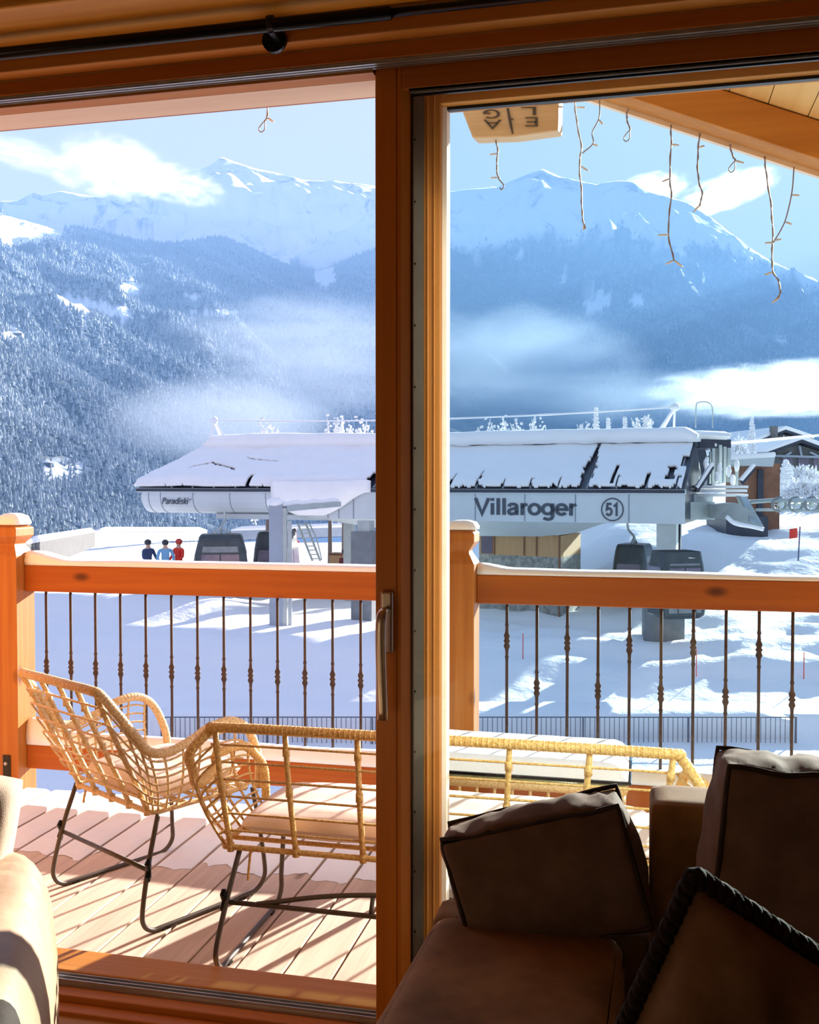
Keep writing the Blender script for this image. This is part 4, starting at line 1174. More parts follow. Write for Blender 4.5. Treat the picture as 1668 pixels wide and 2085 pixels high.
# big snow lump slumping over the fascia
lm = MB(); pts = []
for j in range(13):
    for i in range(23):
        a, b_ = i / 22, j / 12
        px = 556 + (757 - 556) * a
        s = s_of(px)
        zlow = -.90 + .1 * math.sin(a * 9) if a < .72 else -.90 + .75 * ss(.62, .95, a)
        zlow = -.85 * (1 - ss(.5, .98, a)) * (0.55 + .45 * ss(0, .3, a)) - .30
        z = .12 + (zlow - .12) * b_ + .04 * fb(Vector((a * 6, b_ * 3, 1)), 2)
        t = -.12 - .20 * math.sin(math.pi * min(1, b_ * .9 + .1)) * ss(0, .15, a) * ss(0, .15, 1 - a) + .02
        pts.append(ST(s, t, z))
lm.grid(pts, 23, 13)
ol = lm.build('roof_snow', M_SNOWR, smooth=True, fix=False)
md = ol.modifiers.new('thick', 'SOLIDIFY'); md.thickness = .12; md.offset = 0
tag(ol, 'snow slab slumping over the station fascia beside the small lettering section', 'snow')

# A-frame masts and cable over the roof
def aframe(px, py, v, lean, label):
    top = PD(px, py, v)
    t = thing('roof_mast', label, 'mast', top - np.array((0, 0, 1.0)), 0, 'masts on the station roof')
    for dx, dv in lean:
        p = top + RV * dx + FV * dv; p[2] = 1.40 + 1.75
        MB().bar(top, p, .075, .075).build('strut', M_SNOWR, t)
    MB().blob(top, (.17, .17, .15), 2, .12).build('snow_cap', M_SNOWR, t, smooth=True)
aframe(437, 856, 42.0, ((.45, .5), (-.25, .2), (.1, 1.4)), 'snow-covered A-frame mast at the left end of the station roof')
aframe(1373, 829, 36.0, ((-.65, .2), (.12, .6), (-.2, 1.5)), 'snow-covered A-frame mast at the right end of the station roof')
cb = thing('roof_cable', 'snow-coated cable strung between the two roof masts of the station', 'cable', PD(900, 850, 39))
cpts = []
a_, b_ = PD(437, 856, 42.0), PD(1373, 829, 36.0)
for i in range(33):
    f = i / 32; p = a_ * (1 - f) + b_ * f; p[2] -= .20 * 4 * f * (1 - f); cpts.append(p)
MB().tube(cpts, [.030 + .022 * max(0, mnoise.noise(Vector((i * .9, 0, 0)))) for i in range(33)], 7).build('cable_line', M_SNOWR, cb, smooth=True)

# mast with snow, pipe, ladder in front of the nose
ms = thing('grey_mast', 'square blue-grey mast with snow on top in front of the station', 'mast', on_ground(564, 33.0))
c0 = PD(564, 1030, 33.0)
w = .245
def vcol(px, v, w, d, z0, z1):
    c = uv((px - W / 2) / F * v, v, 0)
    return [c + RV * sx * w + FV * sy * d for sx, sy in ((-1,-1),(1,-1),(1,1),(-1,1))], z0, z1
def vbox(mb, px, v, w, d, z0, z1):
    q, _, _ = vcol(px, v, w, d, z0, z1)
    return mb.hexa([p + np.array((0, 0, z0)) for p in q] + [p + np.array((0, 0, z1)) for p in q])
vbox(MB(), 563, 33.0, .22, .22, -3.7, pz(1028, 33)).build('mast_body', M_MASTGREY, ms)
vbox(MB(), 578, 32.95, .10, .15, -3.7, pz(1034, 33)).build('mast_body', M_STEELGREY, ms)
MB().blob(PD(560, 1023, 32.95), (.30, .26, .17), 2, .1).build('snow_cap', M_SNOWR, ms, smooth=True)
vbox(MB(), 590, 32.9, .06, .06, -3.7, pz(1060, 33)).build('conduit', M_STEELGREY, ms)
MB().bar(PD(580, 1036, 33), PD(690, 1026, 35), .22, .18).build('cross_arm', M_STEELGREY, ms)
MB().loft([[PD(575 + 115 * f, 1027 - 7 * f + 2 * math.sin(f * 20), 33 + 2 * f) + np.array((0, 0, .10 * math.sin(q))) + FV * .13 * math.cos(q) for q in np.linspace(0, 2 * math.pi, 8, endpoint=False)] for f in np.linspace(0, 1, 12)]).build('snow_cap', M_SNOWR, ms, smooth=True)
ld = thing('service_ladder', 'steel ladder leaning under the station beside the blue-grey mast', 'ladder', on_ground(640, 39))
m_ = MB()
L0, L1, R0, R1 = PD(606, 1066, 39), PD(636, 1142, 38.4), PD(622, 1064, 39), PD(652, 1142, 38.4)
m_.bar(L0, L1, .06).bar(R0, R1, .06)
m_.build('side_rail', M_STEELGREY, ld)
m_ = MB()
for i in range(9):
    f = (i + .5) / 9; m_.bar(L0 * (1-f) + L1 * f, R0 * (1-f) + R1 * f, .05)
m_.build('rung', M_STEELGREY, ld)
MB().tube(crom([PD(630, 1066, 38.8), PD(645, 1100, 38.5), PD(655, 1140, 38.2)], 4), .03, 6).build('handrail', M_STEELGREY, ld)

# hut below the station
ht = thing('lift_hut', 'wood-clad hut on a rough stone base under the station sign', 'hut', on_ground(1080, 36))
def quad_px(mb, pts, thick): mb.prism(pts, thick)
A0, A1, A2 = PD(976, 1100, 37.0), PD(1143, 1100, 35.2), PD(1183, 1100, 37.4)
def wall(mb, a, b_, z0, z1, th):
    a, b_ = np.array(a), np.array(b_); d = b_ - a; n_ = np.array((-d[1], d[0], 0)); n_ /= np.linalg.norm(n_)
    mb.prism([(a[0], a[1], z0), (b_[0], b_[1], z0), (b_[0], b_[1], z1), (a[0], a[1], z1)], n_ * th)
zb_, zm, zt_ = -3.7, pz(1134, 35.5), pz(1090, 35.5)
m_ = MB(); wall(m_, A0, A1, zm, zt_, .2); wall(m_, A1, A2, zm, zt_, .2); m_.build('wood_cladding', M_HUTWOOD, ht)
m_ = MB(); wall(m_, A0, A1, zb_, zm, .25); wall(m_, A1, A2, zb_, zm, .25); m_.build('stone_base', M_STONE, ht)
m_ = MB(); fr = lambda f: A0 * (1 - f) + A1 * f
nrm = np.array(fr(0) - fr(1)); nrm = np.array((nrm[1], -nrm[0], 0)); nrm /= np.linalg.norm(nrm); nrm = nrm if np.dot(nrm, FV) < 0 else -nrm
wall(m_, fr(.03) + nrm * .03, fr(.17) + nrm * .03, zm + .03, zt_, .02); m_.build('window', M_CABINWIN, ht)
m_ = MB()
for f in (.19, .56, .71, .98):
    wall(m_, fr(f) + nrm * .05, fr(f + .012) + nrm * .05, zb_ if f > .9 else zm, zt_, .04)
m_.build('batten', M_BROWN, ht)

# gondola cabins
def cabin(label, px, py_top, v, rz, L=2.1, D=1.55, Hc=2.15, hang=True):
    top = PD(px, py_top, v)
    t = thing('gondola_cabin', label, 'gondola cabin', (top[0], top[1], top[2] - Hc), YAW + rz, 'gondola cabins')
    def ring(l, d, z, r=.18):
        out = []
        for sx, sy, a0 in ((1, 1, 0), (-1, 1, 90), (-1, -1, 180), (1, -1, 270)):
            for q in range(4):
                a = R(a0 + q * 30); out.append((sx * (l/2 - r) + r * math.cos(a), sy * (d/2 - r) + r * math.sin(a), z))
        return out
    prof = [(.80, .84, 0.0), (.94, .95, .10), (1.0, 1.0, .45), (.99, .99, .80), (.90, .92, 1.55), (.80, .86, 1.98), (.76, .80, Hc)]
    MB().loft([ring(L * a, D * b_, z) for a, b_, z in prof]).build('cabin_shell', M_CABIN, t, world_xyz=False, bevel=.01)
    def side(mb, sgn, x0, x1, z0, z1, off=.012):
        def hw(z):
            zz = [p[2] for p in prof]; return D/2 * np.interp(z, zz, [p[1] for p in prof])
        lw = lambda z: np.interp(z, [p[2] for p in prof], [p[0] for p in prof])
        q = [(x0 * lw(z0), sgn * (hw(z0) + off), z0), (x1 * lw(z0), sgn * (hw(z0) + off), z0), (x1 * lw(z1), sgn * (hw(z1) + off), z1), (x0 * lw(z1), sgn * (hw(z1) + off), z1)]
        mb.prism(q, (0, -sgn * .03, 0))
    def endw(mb, sgn, y0, y1, z0, z1, off=.012):
        lw = lambda z: L/2 * np.interp(z, [p[2] for p in prof], [p[0] for p in prof])
        dw = lambda z: np.interp(z, [p[2] for p in prof], [p[1] for p in prof])
        q = [(sgn * (lw(z0) + off), y0 * dw(z0), z0), (sgn * (lw(z0) + off), y1 * dw(z0), z0), (sgn * (lw(z1) + off), y1 * dw(z1), z1), (sgn * (lw(z1) + off), y0 * dw(z1), z1)]
        mb.prism(q, (-sgn * .03, 0, 0))
    for sgn in (-1, 1):
        m = MB(); side(m, sgn, -L*.36, -.03, .85, 1.50); side(m, sgn, .03, L*.36, .85, 1.50); m.build('window', M_CABINWIN, t, world_xyz=False)
        m = MB(); side(m, sgn, -L*.36, L*.36, 1.58, 1.80); m.build('side_panel', M_CABINGREY, t, world_xyz=False)
        m = MB(); endw(m, sgn, -D*.34, D*.34, .80, 1.52); m.build('window', M_CABINWIN, t, world_xyz=False)
        m = MB(); side(m, sgn, -L*.36, L*.36, .18, .62); m.build('lower_panel', M_CABINGREY, t, world_xyz=False)
        m = MB()
        for k in range(4): m.bar((-.3, sgn * (D/2 + .10), .35 + .12 * k), (.3, sgn * (D/2 + .10), .35 + .12 * k), .03)
        m.bar((-.28, sgn * (D/2 + .10), .2), (-.28, sgn * (D/2 + .10), .9), .03).bar((.28, sgn * (D/2 + .10), .2), (.28, sgn * (D/2 + .10), .9), .03)
        m.build('ski_rack', M_CABIN, t, world_xyz=False)
    MB().loft([ring(L*.78, D*.82, Hc - .02), ring(L*.70, D*.74, Hc + .09), ring(L*.5, D*.5, Hc + .11)]).build('roof_cap', M_CABIN, t, world_xyz=False)
    if hang:
        m = MB().tube(crom([(0, 0, Hc + .08), (0, .0, Hc + .35), (.12, .25, Hc + .6), (.12, .30, Hc + .95)], 4), .045, 8).bar((-.4, 0, Hc + .1), (0, 0, Hc + .35), .05).bar((.4, 0, Hc + .1), (0, 0, Hc + .35), .05)
        m.build('hanger', M_STEELGREY, t, world_xyz=False)
    return t
cabin('dark gondola cabin hanging under the left nose of the station', 450, 1092, 38.0, R(8))
cabin('gondola cabin seen behind the blue-grey mast', 563, 1086, 40.5, R(78), L=1.9, D=1.5)
cabin('gondola cabin left of the right station column', 1292, 1112, 37.5, R(62), L=1.7, D=1.35)
cabin('gondola cabin in front of the right station column and concrete block', 1378, 1137, 29.7, R(12), L=1.5, D=1.2, Hc=1.75, hang=False)
cz = PD(1376, 1134, 29.7)
tag(MB().blob(cz + np.array((0.15, 0, .0)), (.55, .45, .06), 2, .15).build('cabin_snow', M_SNOWR, smooth=True), 'snow on the roof of the cabin in front of the right station column', 'snow')

# lift machinery right of the station
mc = thing('lift_machinery', 'snowy steel lift machinery and sheaves at the right end of the station', 'lift machinery', ST(-2, 2, -4.5))
def pbox(name, px0, py0, px1, py1, v, th, mat, dv=0.0):
    return MB().prism([PD(px0, py1, v), PD(px1, py1, v + dv), PD(px1, py0, v + dv), PD(px0, py0, v)], FV * th).build(name, mat, mc)
pbox('main_beam', 1400, 1022, 1456, 1058, 33.5, 1.2, M_STEELGREY, .3)
pbox('main_beam', 1400, 1006, 1452, 1024, 34.4, 1.2, M_SOFFITGREY, .3)
m_ = MB().prism([PD(1455, 1028, 33.0), PD(1500, 1024, 32.4), PD(1530, 1040, 32), PD(1558, 1078, 31.6), PD(1500, 1060, 32.4), PD(1458, 1056, 33)], FV * .9)
m_.build('snout_arm', M_STEELGREY, mc)
MB().prism([PD(1508, 1010, 32.9), PD(1522, 1012, 32.9), PD(1556, 1072, 31.5), PD(1530, 1062, 31.8)], FV * .5).build('snout_arm', M_STEELGREY, mc)
MB().tube(crom([PD(1480, 1052, 31.9), PD(1498, 1066, 31.7), PD(1530, 1072, 31.6), PD(1556, 1078, 31.5)], 4), .07, 7).build('guide_rail', M_SNOWR, mc, smooth=True)
for y, a, b_ in ((990, 1424, 1524), (998, 1424, 1522), (1007, 1420, 1524)):
    MB().prism([PD(a, y + 4.5, 34.5), PD(b_, y + 4, 33.6), PD(b_, y - 1.5, 33.6), PD(a, y - 2, 34.5)], FV * 1.0).build('walkway', M_SNOWR, mc)
for px, y0, y1 in ((1436, 945, 990), (1452, 912, 990), (1466, 905, 985), (1484, 912, 982), (1500, 950, 988), (1447, 918, 985), (1475, 908, 982)):
    m_ = MB(); vbox(m_, px, 34.6 + (px % 7) * .15, .05, .05, pz(y1, 34.6), pz(y0, 34.6)); m_.build('upright', M_STEELGREY, mc)
for px, y in ((1437, 944), (1465, 955), (1484, 960), (1492, 978), (1500, 948), (1460, 972)):
    MB().blob(PD(px, y, 34.4), (.09, .09, .22), 2, .15).build('snow_cap', M_SNOWR, mc, smooth=True)
for a, b_ in (((1418, 1000), (1450, 950)), ((1508, 985), (1535, 953))):
    p, q = PD(a[0], a[1], 33.8), PD(b_[0], b_[1], 33.8)
    MB().bar(p, q, .18, .12).build('stair', M_ROOFDARK, mc); MB().bar(p + np.array((0, 0, .12)), q + np.array((0, 0, .12)), .2, .10).build('stair_snow', M_SNOWR, mc)
pbox('motor_house', 1424, 895, 1488, 912, 36.0, 2.0, M_ROOFDARK)
pbox('grille', 1456, 912, 1484, 962, 36.4, .6, M_CABINGREY)
MB().loft([[PD(1418 + 72 * f, 884 + 3 * f, 35.6) + np.array((0, 0, .20 * math.sin(q) * (1 if 0 < f < 1 else .6))) + FV * 1.2 * (1 + math.cos(q)) for q in np.linspace(0, 2*math.pi, 12, endpoint=False)] for f in (0, .06, .3, .6, .94, 1)]).build('snow_cap', M_SNOWR, mc, smooth=True)
hoop = crom([PD(1416, 872, 36), PD(1416, 830, 36), PD(1421, 820, 36), PD(1440, 820, 36), PD(1449, 832, 36), PD(1450, 872, 36)], 5)
MB().tube(hoop, .022, 6).build('ladder_hoop', M_STEELGREY, mc, smooth=True)
# sheave train
MB().tube([PD(1520, 1022, 33), PD(1585, 1018, 31.4), PD(1700, 1020, 29.5)], .07, 7).build('sheave_beam', M_STEELGREY, mc)
MB().tube([PD(1540, 1038, 32.2), PD(1600, 1038, 31.2), PD(1700, 1042, 29.5)], .045, 7).build('sheave_beam', M_STEELGREY, mc)
for i, px in enumerate((1587, 1621, 1654, 1690)):
    v = 31.4 - .5 * i; c = PD(px, 1027, v)
    rim = [c + np.array((0, 0, 1)) * .21 * math.sin(q) + RV * .21 * math.cos(q) for q in np.linspace(0, 2*math.pi, 20, endpoint=False)]
    wh = MB().tube(rim, .05, 7, closed=True).build('sheave', M_CABINGREY, mc, smooth=True)
    m_ = MB().tube([c - FV * .05, c + FV * .05], .06, 8)
    for q in np.linspace(0, math.pi, 3, endpoint=False):
        d = np.array((0, 0, 1)) * .2 * math.sin(q) + RV * .2 * math.cos(q); m_.bar(c - d, c + d, .035)
    m_.build('spokes', M_STEELGREY, wh)
hr = thing('haul_rope', 'thick snow-coated haul rope rising from the station to the right', 'cable', PD(1560, 900, 40))
MB().tube(crom([PD(1455, 906, 36), PD(1530, 900, 42), PD(1600, 893, 52), PD(1720, 882, 75)], 6), [.07 + .03 * max(0, mnoise.noise(Vector((i * .8, 0, 0)))) for i in range(19)], 8).build('rope_line', M_SNOWR, hr, smooth=True)

# =================================================================== buildings to the right
bb = thing('brown_building', 'red-brown clad building with flat snowy roof behind the lift machinery', 'building', on_ground(1530, 47))
m_ = MB(); vbox(m_, 1531, 47.5, .74, 1.6, -4.2, pz(945, 47)); m_.build('wall', M_BROWN, bb)
m_ = MB(); vbox(m_, 1548, 45.85, .13, .06, -4.0, pz(956, 46)); m_.build('doorway', M_ROOFDARK, bb)
m_ = MB(); vbox(m_, 1500, 46.6, .95, 1.5, -4.2, pz(1050, 46)); m_.build('wall', M_ROOFDARK, bb)
m_ = MB().prism([PD(1478, 936, 45), PD(1578, 930, 45), PD(1574, 950, 45), PD(1478, 946, 45)], FV * 4).build('roof_slab', M_SOFFITGREY, bb)
tag(MB().prism([PD(1478, 927, 44.9), PD(1580, 920, 44.9), PD(1580, 931, 44.9), PD(1478, 937, 44.9)], FV * 4.1).build('roof_snow', M_SNOWR, bevel=.08), 'snow slab on the flat roof of the red-brown building', 'snow')

def chalet(label, apex, le, re_, ybase, v, dv, slabel):
    A, L, Rr = PD(*apex, v), PD(*le, v), PD(*re_, v)
    base = pz(ybase, v)
    t = thing('chalet', label, 'chalet', on_ground(apex[0], v), 0, 'chalets up the slope')
    d = FV * dv + RV * (-.15 * dv)
    Li, Ri = A * .12 + L * .88, A * .12 + Rr * .88
    dz = np.array((0, 0, -.25))
    MB().prism([(Li[0], Li[1], base), (Ri[0], Ri[1], base), tuple(Ri + dz), tuple(A + dz * 1.5), tuple(Li + dz)], d).build('wall', M_CHALET, t)
    off = -FV * .9
    MB().prism([L + off, A + off, Rr + off, Rr + off + np.array((0, 0, -.22)), A + off + np.array((0, 0, -.25)), L + off + np.array((0, 0, -.22))], d + FV * 1.5).build('roof', M_ROOFDARK, t)
    m = MB()
    for f in (.25, .5, .75):
        m.bar((L * (1 - f) + Rr * f) * (1, 1, 0) + np.array((0, 0, (L[2] + Rr[2]) / 2 - .3)) - FV * .3, A * (1, 1, 0) * (1 - abs(f - .5) * 2) + (L * (1 - f) + Rr * f) * (1, 1, 0) * abs(f - .5) * 2 + np.array((0, 0, A[2] - .5 - abs(f - .5) * 2 * (A[2] - L[2]))) - FV * .3, .16)
    m.bar(L * .82 + A * .18 - FV * .3 - np.array((0, 0, .45)), Rr * .82 + A * .18 - FV * .3 - np.array((0, 0, .45)), .18)
    m.build('gable_truss', M_MASTGREY, t)
    for fx in (.3, .55, .78):
        c = Li * (1 - fx) + Ri * fx; c[2] = base + (L[2] - base) * .55
        MB().obox(c - FV * .03, RV * .45, FV * .05, np.array((0, 0, .5))).build('window', M_CABINWIN, t)
    sn = MB().prism([L + off * 1.05, A + off * 1.05, Rr + off * 1.05, Rr + off * 1.05 + np.array((0, 0, .35)), A + off * 1.05 + np.array((0, 0, .38)), L + off * 1.05 + np.array((0, 0, .32))], d + FV * 1.5).build('roof_snow', M_SNOWR, bevel=.1)
    tag(sn, slabel, 'snow', 'snow on the chalet roofs')
    return t
chalet('grey gabled chalet standing highest behind the other chalet', (1592, 876), (1533, 899), (1650, 895), 955, 98, 14, 'snow on the roof of the rear chalet')
chalet('grey gabled chalet with exposed timber truss at the right picture edge', (1624, 896), (1553, 922), (1705, 926), 968, 84, 12, 'snow on the roof of the chalet with the timber truss')
ch = MB(); vbox(ch, 1574, 97, .3, .3, pz(890, 97), pz(868, 97)); tag(ch.build('chimney', M_CHALET), 'small chimney beside the rear chalet ridge', 'chimney')

# =================================================================== snow-laden trees
M_TREESNOW = snow_mat('tree_snow', (0.84, 0.85, 0.88), 3.0, .4, .1)
def snowy_tree(px, ytop, v, wpx, label, conifer=True, seed=0):
    random.seed(seed)
    u = (px - W / 2) / F * v
    zb = ground(u, v) - .1; zt = pz(ytop, v); Ht = max(1.5, zt - zb); wr = wpx / F * v / 2 * (1 if conifer else 1.35)
    base = uv(u, v, zb)
    t = thing('snowy_tree', label, 'tree', base, 0, 'snow-laden trees by the lift station')
    MB().tube([base, base + np.array((0, 0, Ht * .9))], [.05 + .012 * Ht, .03], 7).build('trunk', M_BARK, t)
    m = MB()
    nb = 170 if conifer else 900
    for i in range(nb):
        if conifer:
            f = (i + .5) / nb; rr = wr * (1 - f) ** .8 * (0.75 + .35 * math.sin(i * 2.4)) + .05
            a = i * 2.39996; q = random.uniform(.35, 1) * rr
            m.blob(base + np.array((q * math.cos(a), q * math.sin(a), Ht * (.12 + .87 * f) - .15 * q)), (.10 + .22 * (1 - f) * wr, .10 + .22 * (1 - f) * wr, .06 + .10 * (1 - f) * wr), 1, .25)
        else:
            a = random.uniform(0, 6.28); q = random.random() ** .5; hgt = random.random() ** .7
            top = (1 - (q * .97) ** 4) ** .5 * (.90 + .14 * math.sin(a * 3 + seed) + .06 * math.sin(a * 7))
            p = base + np.array((wr * q * math.cos(a), wr * q * math.sin(a), Ht * (.2 + .8 * top * (.45 + .55 * hgt)) + random.uniform(-.3, .1)))
            m.blob(p, random.uniform(.045, .11), 1, .4, .9)
            if i % 6 == 0: m.tube([p - np.array((.1 * math.cos(a), .1 * math.sin(a), .3)), p + np.array((.12 * math.cos(a), .12 * math.sin(a), .3))], [.04, .02], 4)
    m.build('snowy_foliage', M_TREESNOW, t, smooth=False)
trees = [(545, 860, 58, 46, 0), (672, 862, 56, 46, 0), (700, 857, 60, 40, 0), (738, 855, 57, 58, 0), (985, 866, 58, 46, 0), (1018, 858, 60, 42, 0), (1050, 856, 57, 54, 0), (1090, 860, 59, 44, 0),
         (1186, 864, 57, 36, 0), (1213, 828, 60, 26, 1), (1238, 850, 62, 22, 1), (1272, 848, 60, 16, 1), (1312, 846, 61, 44, 0), (1530, 848, 80, 26, 1), (1504, 892, 70, 30, 0), (1600, 935, 60, 60, 1), (1650, 978, 57, 80, 0), (1632, 950, 66, 60, 0)]
tl = ['rounded snowy tree behind the left end of the station roof', 'snowy tree left of the pair by the door stile', 'snowy tree between two others just left of the door stile', 'broad snowy tree touching the door stile above the station roof',
      'leftmost snowy tree seen through the glass above the roof', 'second snowy tree from the door stile seen through the glass', 'broad snowy tree in the middle of the clump over the big lettering', 'snowy tree closing the clump over the big lettering on its right',
      'low snowy bush left of the tall pointed tree', 'tall pointed snow-white conifer over the station roof', 'smaller pointed conifer right of the tall one', 'slim snowy conifer standing alone over the roof', 'bushy snowy tree under the right roof mast',
      'slim frosted conifer left of the chalets', 'snowy bush behind the lift machinery', 'big snow-laden conifer right of the red-brown building', 'low snowy shrubs in front of the chalets', 'snowy shrub between the conifer and the chalets']
for i, ((px, yt, v, w_, c), lab) in enumerate(zip(trees, tl)):
    snowy_tree(px, yt, v, w_, lab, bool(c), 100 + i)

# =================================================================== left: walls, crate, people, flags
M_DARKCONC = plain('wall_concrete', (.07, .07, .075), .85, 0, .15, 2)
def low_wall(a, b_, label, mat, h0, h1, gap=None):
    A, B = PD(a[0], a[1], a[2]), PD(b_[0], b_[1], b_[2])
    t = thing('snowy_wall', label, 'wall', (A + B) / 2 - np.array((0, 0, 1)), 0, 'walls at the far edge of the snow field')
    d = FV * .3
    MB().prism([A + (0, 0, -h0), B + (0, 0, -h1), B, A], d).build('wall_body', mat, t)
    rings = []
    for i in range(13):
        f = i / 12; p = A * (1 - f) + B * f; e = .25 if i in (0, 12) else 1
        rings.append([p + np.array((0, 0, (.10 + .22 * math.sin(q)) * e if math.sin(q) > 0 else -.02)) + d * .5 + FV * .3 * math.cos(q) for q in np.linspace(0, 2*math.pi, 10, endpoint=False)])
    MB().loft(rings).build('snow_cap', M_SNOWR, t, smooth=True)
low_wall((50, 1108, 44), (190, 1083, 66), 'grey concrete wall with snow on top, running back from the left post', M_DARKCONC, 1.3, 1.0)
low_wall((190, 1082, 70), (420, 1081, 84), 'long far fence wall under snow left of the hanging cabin', M_MASTGREY, .8, .8)
low_wall((470, 1080, 84), (720, 1072, 84), 'far fence wall under snow behind the ladder', M_MASTGREY, .8, .8)
cr = thing('wooden_crate', 'pale wooden crate on the snow beside the dark station pillar', 'crate', on_ground(698, 47))
c_ = on_ground(698, 47)
MB().box(-.55, .55, -.4, .4, 0, 1.45).build('crate_body', M_HUTWOOD, cr, world_xyz=False)
m_ = MB()
for z in (.05, .7, 1.4): m_.box(-.57, .57, -.43, -.40, z - .05, z + .05)
m_.build('crate_slat', M_BROWN, cr, world_xyz=False)

def clothes(name, jacket, pants, face=(0.55, 0.35, 0.26), top=1.46, waist=.85):
    m, nt, b = new_mat(name); setp(b, Roughness=.8)
    t = nt.nodes.new('ShaderNodeTexCoord'); s = nt.nodes.new('ShaderNodeSeparateXYZ'); nt.links.new(t.outputs['Object'], s.inputs[0])
    d = nt.nodes.new('ShaderNodeMath'); d.operation = 'DIVIDE'; nt.links.new(s.outputs['Z'], d.inputs[0]); d.inputs[1].default_value = 2.0
    r_ = ramp_node(nt, d.outputs[0], [(0, pants), (waist / 2, jacket), (top / 2, face)])
    r_.color_ramp.interpolation = 'CONSTANT'; nt.links.new(r_.outputs[0], b.inputs['Base Color'])
    return m
def person(px, v, label, mat, hat, rz=0.0, pole=False):
    p = on_ground(px, v)
    t = thing('person', label, 'person', p, rz, 'skiers on the snow'); t.scale = (1.12, 1.12, 1.08)
    J = [(0,0,.95,.13,.10), (0,0,1.2,.15,.11), (0,0,1.42,.14,.09), (0,0,1.52,.055,.055), (0,.01,1.60,.085,.095), (0,.01,1.70,.075,.085),
         (.20,0,1.40,.065,.065), (.27,-.06,1.16,.05,.05), (.22,-.24,1.02,.04,.04), (-.20,0,1.40,.065,.065), (-.27,-.06,1.16,.05,.05), (-.22,-.24,1.02,.04,.04),
         (.10,0,.88,.09,.09), (.11,-.03,.48,.065,.065), (.11,.0,.10,.055,.055), (.11,-.14,.05,.05,.04), (-.10,0,.88,.09,.09), (-.11,-.03,.48,.065,.065), (-.11,.0,.10,.055,.055), (-.11,-.14,.05,.05,.04)]
    E = [(0,1),(1,2),(2,3),(3,4),(4,5),(2,6),(6,7),(7,8),(2,9),(9,10),(10,11),(0,12),(12,13),(13,14),(14,15),(0,16),(16,17),(17,18),(18,19)]
    me = bpy.data.meshes.new('body'); me.from_pydata([j[:3] for j in J], E, []); me.materials.append(mat)
    o = bpy.data.objects.new('body', me); COL.objects.link(o); o.parent = t
    sk = o.modifiers.new('skin', 'SKIN')
    if not me.skin_vertices:
        bm = bmesh.new(); bm.from_mesh(me); bm.verts.layers.skin.verify(); bm.to_mesh(me); bm.free()
    for i, j in enumerate(J): me.skin_vertices[0].data[i].radius = (j[3], j[4])
    me.skin_vertices[0].data[0].use_root = True
    o.modifiers.new('smooth', 'SUBSURF').levels = 1
    hm = MB().blob((0, .015, 1.68), (.115, .13, .115), 2).build('helmet', hat, t, smooth=True, world_xyz=False)
    return t
M_HELM = plain('dark_helmet', (.03, .03, .04), .4); M_HELMR = plain('red_helmet', (.5, .04, .03), .4)
person(301, 38, 'person in dark blue jacket farthest from the hanging cabin', clothes('clothes_navy', (.04, .07, .16), (.03, .04, .07)), M_HELM, 1.2)
person(336, 37.6, 'person in pale blue jacket between the navy and the red jackets', clothes('clothes_blue', (.18, .40, .62), (.06, .08, .12)), M_HELM, .6)
person(363, 38, 'person in bright red jacket beside the hanging dark cabin', clothes('clothes_red', (.70, .04, .02), (.45, .03, .03)), M_HELMR, -.4)
person(600, 58, 'person in dark red jacket behind the grey mast', clothes('clothes_maroon', (.45, .06, .07), (.10, .08, .08)), M_HELM, 2.0)
person(702, 41.5, 'person in maroon and black clothes beside the dark station pillar', clothes('clothes_wine', (.16, .03, .05), (.03, .03, .04)), M_HELM, 1.0)

fl = thing('red_flag', 'small red flag on a thin pole in the snow field', 'flag', on_ground(1627, 32))
m_ = MB().tube([PD(1627, 1142, 32), PD(1630, 1072, 32)], .022, 6); m_.build('pole', M_POLE, fl)
fp = []
for j in range(6):
    for i in range(8):
        a, b_ = i / 7, j / 5
        fp.append(PD(1625 - 16 * a, 1075 + 20 * b_ + 2 * a, 32 - .05 * math.sin(a * 6 + b_)))
ofl = MB().grid(fp, 8, 6).build('flag_cloth', M_REDFLAG, fl, smooth=True, fix=False)
md = ofl.modifiers.new('t', 'SOLIDIFY'); md.thickness = .01
for i, (px, v, lab) in enumerate(((1421, 27.5, 'thin red piste pole below the concrete block'), (1641, 27.5, 'thin red piste pole at the right picture edge'), (1066, 29, 'thin reddish piste pole between the first balusters of the right railing'))):
    g = on_ground(px, v)
    tag(MB().tube([g - np.array((0, 0, .1)), g + np.array((0, 0, .75))], .014, 6).build('piste_pole', M_REDFLAG), lab, 'pole', 'piste poles')

